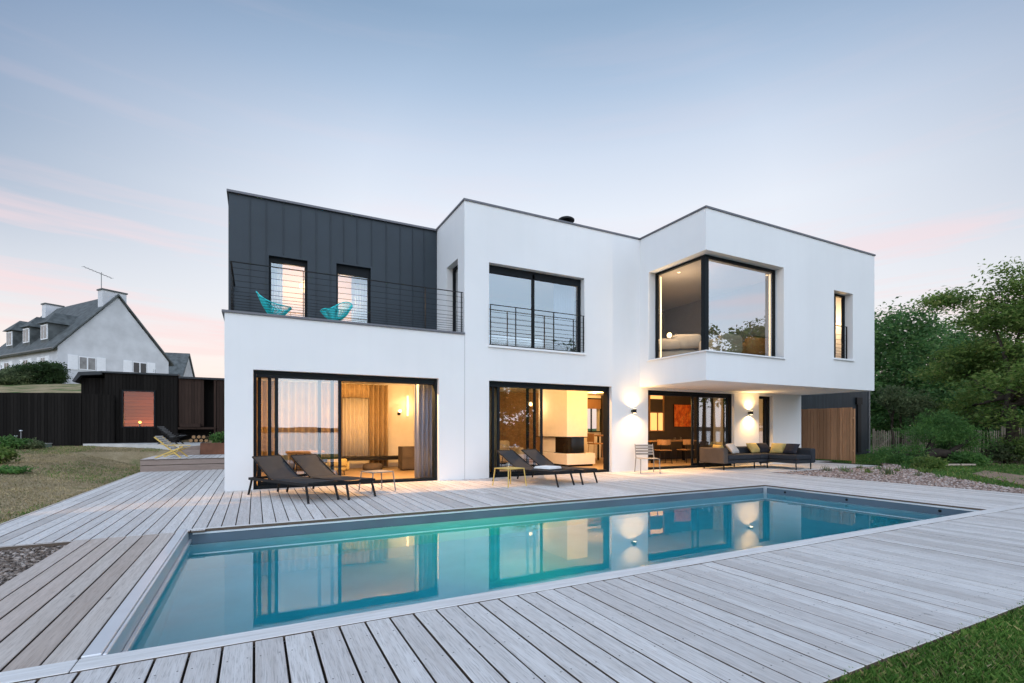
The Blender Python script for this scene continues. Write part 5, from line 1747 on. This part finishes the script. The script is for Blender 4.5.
# topiary like small trees with thin trunks by the garage
for k, (px, d, lab, dx) in enumerate(((893, 20.5, 'small grey green tree with twin thin trunks right of the charcoal garage', 0), (917, 20.0, 'small bright leaved tree in front of the picket fence', 0))):
    x, y, z = at(px, d)
    blobs = [(0, 0, 2.25, .55, .55, .38, 26), (-.35, .1, 2.05, .42, .4, .28, 14), (.4, 0, 2.1, .45, .42, .32, 16), (.1, 0, 2.5, .35, .35, .2, 9)] if k == 0 else \
            [(0, 0, 1.75, .75, .7, .55, 40), (.55, .1, 1.6, .6, .5, .5, 26), (-.45, 0, 1.85, .5, .5, .42, 20), (.2, 0, 2.25, .5, .4, .25, 12), (.9, 0, 1.2, .5, .5, .5, 18)]
    blobs = [(b[0], b[1], b[2] + .3) + b[3:] for b in blobs]
    tree('small_tree', (x, y, z), lab, blobs, 34, .15, .050, M['leafgrey'], 1.8 if k == 0 else 1.1, .05, 'small trees before the picket fence', seed=41 + k, limbs=6, flat=.3)
x, y, z = at(901, 20.6)
t = thing('tree_trunk', (x, y, z), 'thin bare trunk beside the grey green tree by the garage', 'tree trunk')
m = MB(); m.tube([(0, 0, -.1), (.03, 0, .9), (-.02, .02, 1.9), (.0, .0, 2.2)], [.05, .045, .04, .02], 8); m.build('trunk', M['bark'], t, smooth=True)

# low spreading pine shrub with a dark leaning trunk
x, y, z = at(908, 16.6)
t = thing('spreading_pine', (x, y, z), 'low spreading pine with a dark trunk leaning along the ground by the gravel', 'pine shrub')
rt = Vector((.8884, -.4589, 0)); fw_ = Vector((.4589, .8884, 0))
def rp(a, b, z): v = rt * a + fw_ * b; return (v.x, v.y, z)
m = MB()
m.tube([rp(-.25, .1, -.1), rp(.2, 0, .22), rp(.9, -.05, .42), rp(1.6, .1, .34), rp(2.3, .15, .16), rp(2.7, .2, .10)], [.13, .17, .16, .15, .14, .06], 10)
m.tube([rp(.6, 0, .38), rp(.9, .1, .8), rp(1.3, .2, 1.2)], [.10, .07, .03], 8); m.tube([rp(1.3, 0, .38), rp(1.9, .1, .7), rp(2.4, .1, 1.0)], [.09, .06, .03], 8)
m.tube([rp(.2, 0, .2), rp(-.3, -.1, .4), rp(-.8, -.1, .45)], [.09, .06, .03], 8)
m.build('trunk', M['darkbark'], t, smooth=True)
rng = np.random.default_rng(51)
bl = []
for (a, b, zz, ra_, rb_, rz_, n) in ((.75, .2, .95, .75, .7, .38, 60), (1.35, .3, 1.15, .75, .7, .36, 60), (1.9, .3, .85, .8, .7, .36, 60), (1.1, .1, 1.5, .5, .5, .22, 26), (.15, .1, .50, .42, .42, .2, 26), (2.5, .4, .62, .6, .6, .32, 36),
                                     (-.7, -.1, .32, .75, .5, .26, 54), (-.3, -.3, .18, .5, .4, .2, 30)):
    v = rt * a + fw_ * b; bl.append((v.x, v.y, zz + (.14 if a > .5 else 0), ra_, rb_, rz_, n))
cards('foliage', clumps(bl, 32, .12, rng), .055, M['leafpine'], rng, .22, .0, t)

def shrub(loc, label, rx, ry, rz, n, leaf, mat, name='shrub', group='garden shrubs', per=36, spread=.11, seed=1, stems=5):
    t = thing(name, loc, label, 'shrub', 0, group)
    rng = np.random.default_rng(seed); rr = random.Random(seed)
    m = MB()
    for k in range(stems):
        a = rr.uniform(0, 6.28)
        m.tube([(0, 0, -.05), (rx * .25 * math.cos(a), ry * .25 * math.sin(a), rz * .7), (rx * .6 * math.cos(a), ry * .6 * math.sin(a), rz * 1.3)], [.03, .022, .008], 6)
    m.build('stems', M['bark'], t, smooth=True)
    bl = [(0, 0, rz, rx, ry, rz * .85, n), (rx * .4, 0, rz * 1.2, rx * .55, ry * .5, rz * .6, n // 3), (-rx * .45, 0, rz * .95, rx * .5, ry * .5, rz * .6, n // 3)]
    pts = clumps(bl, per, spread, rng); pts = pts[pts[:, 2] > .01]
    cards('foliage', pts, leaf, mat, rng, .45, .1, t)
    return t
for k, (px, d, rx, rz, mt, lab) in enumerate(((985, 19.5, 1.05, .42, 'leafgrey', 'flat topped grey green shrub on thin stems right of the spreading pine'),
                                              (950, 21.5, .9, .75, 'leafdark', 'dark rounded shrub behind the spreading pine'),
                                              (1006, 17.0, .55, .40, 'leafgrey', 'loose twiggy shrub by the right part of the picket fence'),
                                              (1030, 16.5, .7, .55, 'leafolive', 'yellow green shrub cut off by the right edge'),
                                              (1016, 20.5, .5, .5, 'leafgrey', 'grey green shrub before the right end of the picket fence'),
                                              (930, 15.0, .28, .16, 'leafolive', 'little yellow green shrub where the gravel meets the lawn'),
                                              (940, 25.5, .8, .7, 'leafdark', 'dark shrub behind the picket fence'),
                                              (965, 16.4, .5, .22, 'leafpine', 'low shrub at the tip of the leaning pine trunk'))):
    x, y, z = at(px, d)
    if k == 0: z += 1.15
    o = shrub((x, y, z), lab, rx, rx, rz, 60, .05, M[mt], seed=60 + k)
    if k == 0:
        m = MB()
        for q in (-.3, .1, .5): m.tube([(q, 0, -1.25), (q * .8, 0, -.5), (q * .5, 0, .2)], [.035, .03, .02], 6)
        m.build('trunk', M['darkbark'], o)

# hedges on the hill by the neighbour house
for k, (px, d, rx, rz, mt, lab) in enumerate(((41, 39, 1.55, 1.25, 'hedge', 'dark clipped hedge bush in front of the white gabled house'), (12, 38, 1.7, .95, 'leafgrey', 'grey green bush left of the dark hedge on the hill'),
                                              (24, 40.5, 1.5, 1.05, 'hedge', 'dark hedge bush behind the grey green bush on the hill'), (-16, 38, 1.6, 1.0, 'hedge', 'dark bush at the left edge of the hill'),
                                              (54, 40, .6, 1.2, 'hedge', 'narrow dark bush against the corner of the white gabled house'))):
    x, y, z = at(px, d)
    shrub((x, y, z - .55), lab, rx, rx * .8, rz * .98, 130, .085, M[mt], name='hedge_bush', group='bushes on the hill', per=44, spread=.18, seed=80 + k)

# trees behind the photographer, seen mirrored in the panes
for k, (x, y, h, w) in enumerate(((22.5, -7.0, 7.2, 2.4), (27.0, -9.0, 8.2, 2.8), (31.5, -6.5, 7.6, 2.6), (36.0, -8.5, 8.4, 3.0), (41.0, -6.0, 8.0, 3.0), (29.0, -3.5, 6.6, 2.0), (34.0, -2.5, 6.2, 2.0))):
    h *= 1.2; w *= 1.35
    lab = ['open branched tree mirrored in the dining room glass', 'broad tree mirrored low in the corner window', 'dark tree mirrored at the middle of the corner window',
           'tall tree mirrored at the right of the corner window', 'far right tree mirrored at the edge of the corner window', 'thin branched tree mirrored in the closed dining room pane', 'slim tree mirrored beside the thin branched tree'][k]
    blobs = [(0, 0, h * .62, w, w, h * .24, 34), (w * .5, 0, h * .78, w * .6, w * .6, h * .18, 20), (-w * .5, .3, h * .74, w * .6, w * .6, h * .18, 20), (0, 0, h * .9, w * .4, w * .4, h * .1, 9)]
    tree('garden_tree', (x, y, ground_z(x, y)), lab, blobs, 34, .40, .17, M['leafdark'], h * .5, .16, 'trees mirrored in the panes', seed=100 + k, limbs=10)

bed = [(12.16, 8.50), (12.14, 2.2), (12.5, 3.0), (13.3, 4.3), (15.0, 5.95), (16.9, 7.5), (18.6, 8.7), (19.4, 9.5), (17.4, 8.46)]
pth = [at(972, 13.2)[:2], at(990, 12.0)[:2], at(1024, 10.5)[:2], at(1110, 9.4)[:2], at(1110, 11.6)[:2], at(1024, 12.6)[:2], at(985, 14.2)[:2]]
def inpoly(a, b, P_):
    c = False; j = len(P_) - 1
    for i in range(len(P_)):
        (xi, yi), (xj, yj) = P_[i], P_[j]
        if (yi > b) != (yj > b) and a < (xj - xi) * (b - yi) / (yj - yi) + xi: c = not c
        j = i
    return c

for k, (x, y, h, w) in enumerate(((11.2, -5.2, 4.6, 1.9), (14.6, -5.0, 5.0, 2.1))):
    lab = ['left of two bushy trees mirrored in the closed fireplace room pane', 'right of two bushy trees mirrored in the closed fireplace room pane'][k]
    blobs = [(0, 0, h * .45, w, w, h * .36, 70), (0, 0, h * .16, w * 1.1, w, h * .16, 40), (w * .4, 0, h * .72, w * .6, w * .6, h * .22, 26), (-w * .4, .2, h * .68, w * .6, w * .6, h * .22, 26)]
    tree('garden_tree', (x, y, ground_z(x, y)), lab, blobs, 50, .34, .15, M['leafdark'], h * .4, .12, 'trees mirrored in the panes', seed=130 + k, limbs=6)

# ------------------------------------------------------------------ grass blades, gravel and mulch
def blades(name, pts, hmin, hmax, w, mat, rng, lean=.5):
    n = len(pts)
    h = rng.uniform(hmin, hmax, n)
    ang = rng.uniform(0, 2 * np.pi, n); la = rng.uniform(0, 2 * np.pi, n)
    ln = h * rng.uniform(.1, lean, n)
    d = np.stack([np.cos(ang) * w / 2, np.sin(ang) * w / 2, np.zeros(n)], 1)
    off = np.stack([np.cos(la) * ln, np.sin(la) * ln, h], 1)
    v = np.empty((n, 4, 3))
    v[:, 0] = pts - d; v[:, 1] = pts + d; v[:, 2] = pts + off * .6 * np.array([.6, .6, 1.15]) + d * .6; v[:, 3] = pts + off
    o = quads(name, v, mat)
    return tag(o, kind='stuff')
def ground_pts(n, fx, fy, rng, ok=None):
    x = fx(n); y = fy(n)
    p = np.stack([x, y, np.zeros(n)], 1)
    if ok is not None: p = p[[ok(a, b) for a, b in zip(x, y)]]
    p[:, 2] = [ground_z(a, b) for a, b in zip(p[:, 0], p[:, 1])]
    return p
rng = np.random.default_rng(5)
p = ground_pts(80000, lambda n: rng.uniform(1.7, 6.2, n), lambda n: 1.37 - np.abs(rng.normal(0, .75, n)), rng, lambda a, b: b > -.6 and .4589 * a + .8884 * b > .9)
blades('green_grass', p, .025, .07, .0048, M['blade'], rng, .8)
p = ground_pts(11000, lambda n: rng.uniform(1.8, 5.4, n), lambda n: rng.uniform(.2, 1.36, n), rng, lambda a, b: math.sin(a * 2.3 + 1) * math.sin(b * 3.1 + a) > .12)
blades('dry_grass', p, .02, .06, .0045, M['dryblade'], rng, 1.0)
p = ground_pts(60, lambda n: rng.uniform(2.2, 5.2, n), lambda n: 1.37 + rng.uniform(-.04, .02, n), rng)
blades('tall_grass', p, .04, .09, .0022, M['blade'], rng, .7)
p = ground_pts(90000, lambda n: rng.uniform(-9.5, -2.76, n), lambda n: rng.uniform(6.7, 22.6, n), rng, lambda a, b: (a < -2.80) and b > 6.7 and not inpoly(a, b, TERR) and b < 22.6 + .5 * (a < -5.5))
blades('dry_lawn_grass', p, .012, .038, .011, M['dryblade'], rng, 1.4)
p = ground_pts(30000, lambda n: rng.uniform(-9.5, -2.76, n), lambda n: rng.uniform(6.7, 22.6, n), rng,
               lambda a, b: not inpoly(a, b, TERR) and b < 22.6 + .5 * (a < -5.5) and (math.sin(a * 1.1 + 2) * math.sin(b * .8 + a * .5) > .12 or (a > -3.3 and b > 14.5) or (a > -3.05 and 9 < b < 10.6)))
blades('green_lawn_grass', p, .02, .05, .012, M['blade'], rng, 1.2)
p = ground_pts(70000, lambda n: rng.uniform(12.3, 28, n), lambda n: rng.uniform(1, 13, n), rng,
               lambda a, b: not inpoly(a, b, bed) and (not inpoly(a, b, pth) or rng.random() < .22 + .3 * math.sin(a * 2.1) * math.sin(b * 2.7)) and not (a < 26.2 and b > 13.1) and not (a < 18.7 and b > 8.4) and .4589 * a + .8884 * b > 8.5)
blades('far_green_grass', p, .03, .07, .013, M['blade'], rng, 1.0)

def heap(name, pts, smin, smax, mat, rng, flat=.6):
    """little stones or chips: squashed octahedra"""
    n = len(pts)
    base = np.array([(1, 0, 0), (-1, 0, 0), (0, 1, 0), (0, -1, 0), (0, 0, 1), (0, 0, -1)], float)
    tri = np.array([(0, 2, 4), (2, 1, 4), (1, 3, 4), (3, 0, 4), (2, 0, 5), (1, 2, 5), (3, 1, 5), (0, 3, 5)])
    s = rng.uniform(smin, smax, n)
    jit = rng.uniform(.6, 1.3, (n, 6, 1))
    a = rng.uniform(0, 6.283, n)
    v = base[None] * jit * s[:, None, None]
    v[:, :, 2] *= flat; v[:, :, 0] *= rng.uniform(.8, 1.6, n)[:, None]
    ca, sa = np.cos(a)[:, None], np.sin(a)[:, None]
    x = v[:, :, 0] * ca - v[:, :, 1] * sa; y = v[:, :, 0] * sa + v[:, :, 1] * ca
    v[:, :, 0], v[:, :, 1] = x, y
    tl = rng.normal(0, .3, (n, 2))
    v[:, :, 2] += x * tl[:, :1] + y * tl[:, 1:]
    v += pts[:, None, :]
    me = bpy.data.meshes.new(name)
    me.vertices.add(n * 6); me.vertices.foreach_set('co', v.reshape(-1).astype(np.float32))
    f = (tri[None] + (np.arange(n) * 6)[:, None, None]).reshape(-1)
    me.loops.add(len(f)); me.loops.foreach_set('vertex_index', f.astype(np.int32))
    me.polygons.add(n * 8); me.polygons.foreach_set('loop_start', np.arange(0, n * 24, 3, dtype=np.int32))
    me.update(calc_edges=True); me.validate(); me.materials.append(mat)
    o = bpy.data.objects.new(name, me); COL.objects.link(o)
    return tag(o, kind='stuff')


m = MB(); m.prism(bed, -.3, -.020); tag(m.build('gravel_bed', M['gravelbase']), kind='structure')
n = 17000
x = rng.uniform(12.1, 19.6, n); y = rng.uniform(3.0, 9.2, n)
k = np.array([inpoly(a, b, bed) for a, b in zip(x, y)])
heap('pebbles', np.stack([x[k], y[k], np.full(k.sum(), -.012)], 1), .014, .045, M['pebbles'], rng)
mul = [(-5, 2.9), (-1.67, 2.9), (-1.67, 6.60), (-5, 6.60)]
m = MB(); m.prism(mul, -.3, -.045); tag(m.build('bark_bed', M['barkbase']), kind='structure')
n = 6500
x = rng.uniform(-3.4, -1.69, n); y = rng.uniform(4.6, 6.58, n)
heap('bark_chips', np.stack([x, y, rng.uniform(-.045, -.03, n)], 1), .010, .030, M['chips'], rng, .35)
# dirt path on the right lawn
m = MB(); m.prism(pth, -.3, -.030); tag(m.build('dirt_path', M['path']), kind='structure')
pth2 = [at(945, 17.6)[:2], at(985, 16.6)[:2], at(1060, 16.0)[:2], at(1060, 18.0)[:2], at(985, 18.6)[:2]]
m = MB(); m.prism(pth2, -.3, -.028); tag(m.build('bare_soil_patch', M['path']), kind='structure')
for k, px in enumerate((952, 968)):
    x, y, z = at(px, 15.9)
    t = thing('log_edging', (x, y, -.03), ['left of two short wooden edging logs under the leaning pine', 'right of two short wooden edging logs under the leaning pine'][k], 'log', R(-25), 'edging logs')
    m = MB(); m.tube([(-.24, 0, .035), (.24, 0, .035)], .035, 10); m.build('log', M['picket'], t)

# small tufts planted in the gravel: countable, each its own object
def tuft(loc, label, seed, h=.2, n=34, mat='leafgrey', w=.012):
    t = thing('small_plant', loc, label, 'plant', 0, 'small plants in the gravel bed')
    r_ = np.random.default_rng(seed)
    p = np.zeros((n, 3)); p[:, :2] = r_.normal(0, .05, (n, 2))
    hh = r_.uniform(.4, 1, n) * h; a = r_.uniform(0, 6.283, n); ln = hh * r_.uniform(.2, .9, n)
    d = np.stack([-np.sin(a) * w, np.cos(a) * w, np.zeros(n)], 1); off = np.stack([np.cos(a) * ln, np.sin(a) * ln, hh], 1)
    v = np.empty((n, 4, 3)); v[:, 0] = p - d * .5; v[:, 1] = p + d * .5; v[:, 2] = p + off * .65 + d; v[:, 3] = p + off
    quads('leaves', v, M[mat], t)
    return t
spots = [(783, 14.0), (798, 13.6), (812, 14.5), (826, 13.6), (838, 14.8), (846, 13.4), (860, 14.6), (868, 13.1), (878, 14.2), (888, 12.6), (897, 13.6), (905, 14.4), (918, 12.2), (925, 13.2), (940, 11.8), (948, 12.9), (960, 11.5), (972, 12.2), (855, 15.6), (874, 15.9), (835, 15.7), (985, 11.4)]
src = {}
ok_n = 0
for k, (px, d) in enumerate(spots):
    x, y, z = at(px, d, -.02)
    if not inpoly(x, y, bed): continue
    kind = k % 3
    lab = ['small grey green tuft planted in the gravel bed', 'small yellow green tuft planted in the gravel bed', 'small bright green tuft planted in the gravel bed'][kind]
    if kind not in src:
        src[kind] = tuft((x, y, z), lab, 200 + k, (.20, .17, .24)[kind], 40, ('leafgrey', 'leafolive', 'leafpine')[kind])
    else:
        c = copy_thing(src[kind], (x, y, z), k * 1.3, lab, 'small plants in the gravel bed')
        c.scale = (1 + .25 * math.sin(k * 3),) * 3
# plants and garden lights at the left edge
for k, (px, d, rx, rz, mt, lab) in enumerate(((2, 15.6, .35, .20, 'leafpine', 'bright green ground plant at the left edge before the black fence'), (16, 15.9, .38, .17, 'leafpine', 'low green plant under the garden lights'), (28, 16.1, .35, .14, 'leafgrey', 'low grey green plant right of the garden lights'),
                                              (-4, 12.4, .35, .22, 'leafolive', 'reddish green grassy plant cut off by the left edge'), (8, 11.0, .3, .05, 'leafpine', 'flat green patch of leaves in the dry lawn'), (214, 18.1, .26, .17, 'leafpine', 'green plant in the rusty planter'))):
    x, y, z = at(px, d)
    if k == 5: x, y, z = -.98, 19.0, .69
    shrub((x, y, z), lab, rx, rx, rz, 30, .045, M[mt], name='garden_plant', group='low garden plants', per=26, spread=.07, seed=140 + k, stems=3)
for k, (px, lab) in enumerate(((21, 'taller of two slim garden lights before the black fence'), (16, 'shorter of two slim garden lights before the black fence'))):
    x, y, z = at(px, 16.4)
    t = thing('garden_light', (x, y, z), lab, 'garden light', 0, 'garden lights')
    h = (.56, .38)[k]
    m = MB(); m.tube([(0, 0, 0), (0, 0, h)], .014, 6); m.build('stake', M['greymetal'], t)
    m = MB(); m.lathe([(.02, h), (.045, h + .015), (.04, h + .03), (.015, h + .04)], n=14); m.build('head', M['alu'], t)
x, y, z = at(4, 16.8)
t = thing('stone_ledge', (x, y, z - .12), 'pale stone ledge behind the green plants at the left edge', 'stone ledge', R(-27))
m = MB(); m.softbox(-1.6, .45, -.15, .15, -.1, .30, .03); m.build('block', M['stone'], t)
x, y, z = at(41, 16.9)
t = thing('utility_box', (x, y, z), 'low grey green box on the ground before the black fence', 'box', R(-27))
m = MB(); m.softbox(-.24, .24, -.15, .15, -.05, .12, .02); m.build('body', M['leafgrey'] if False else simple('grey_green_plastic', (.16, .20, .17), .6), t)
m = MB(); m.softbox(-.25, .25, -.16, .16, .121, .14, .008); m.build('lid', M['concrete'], t)
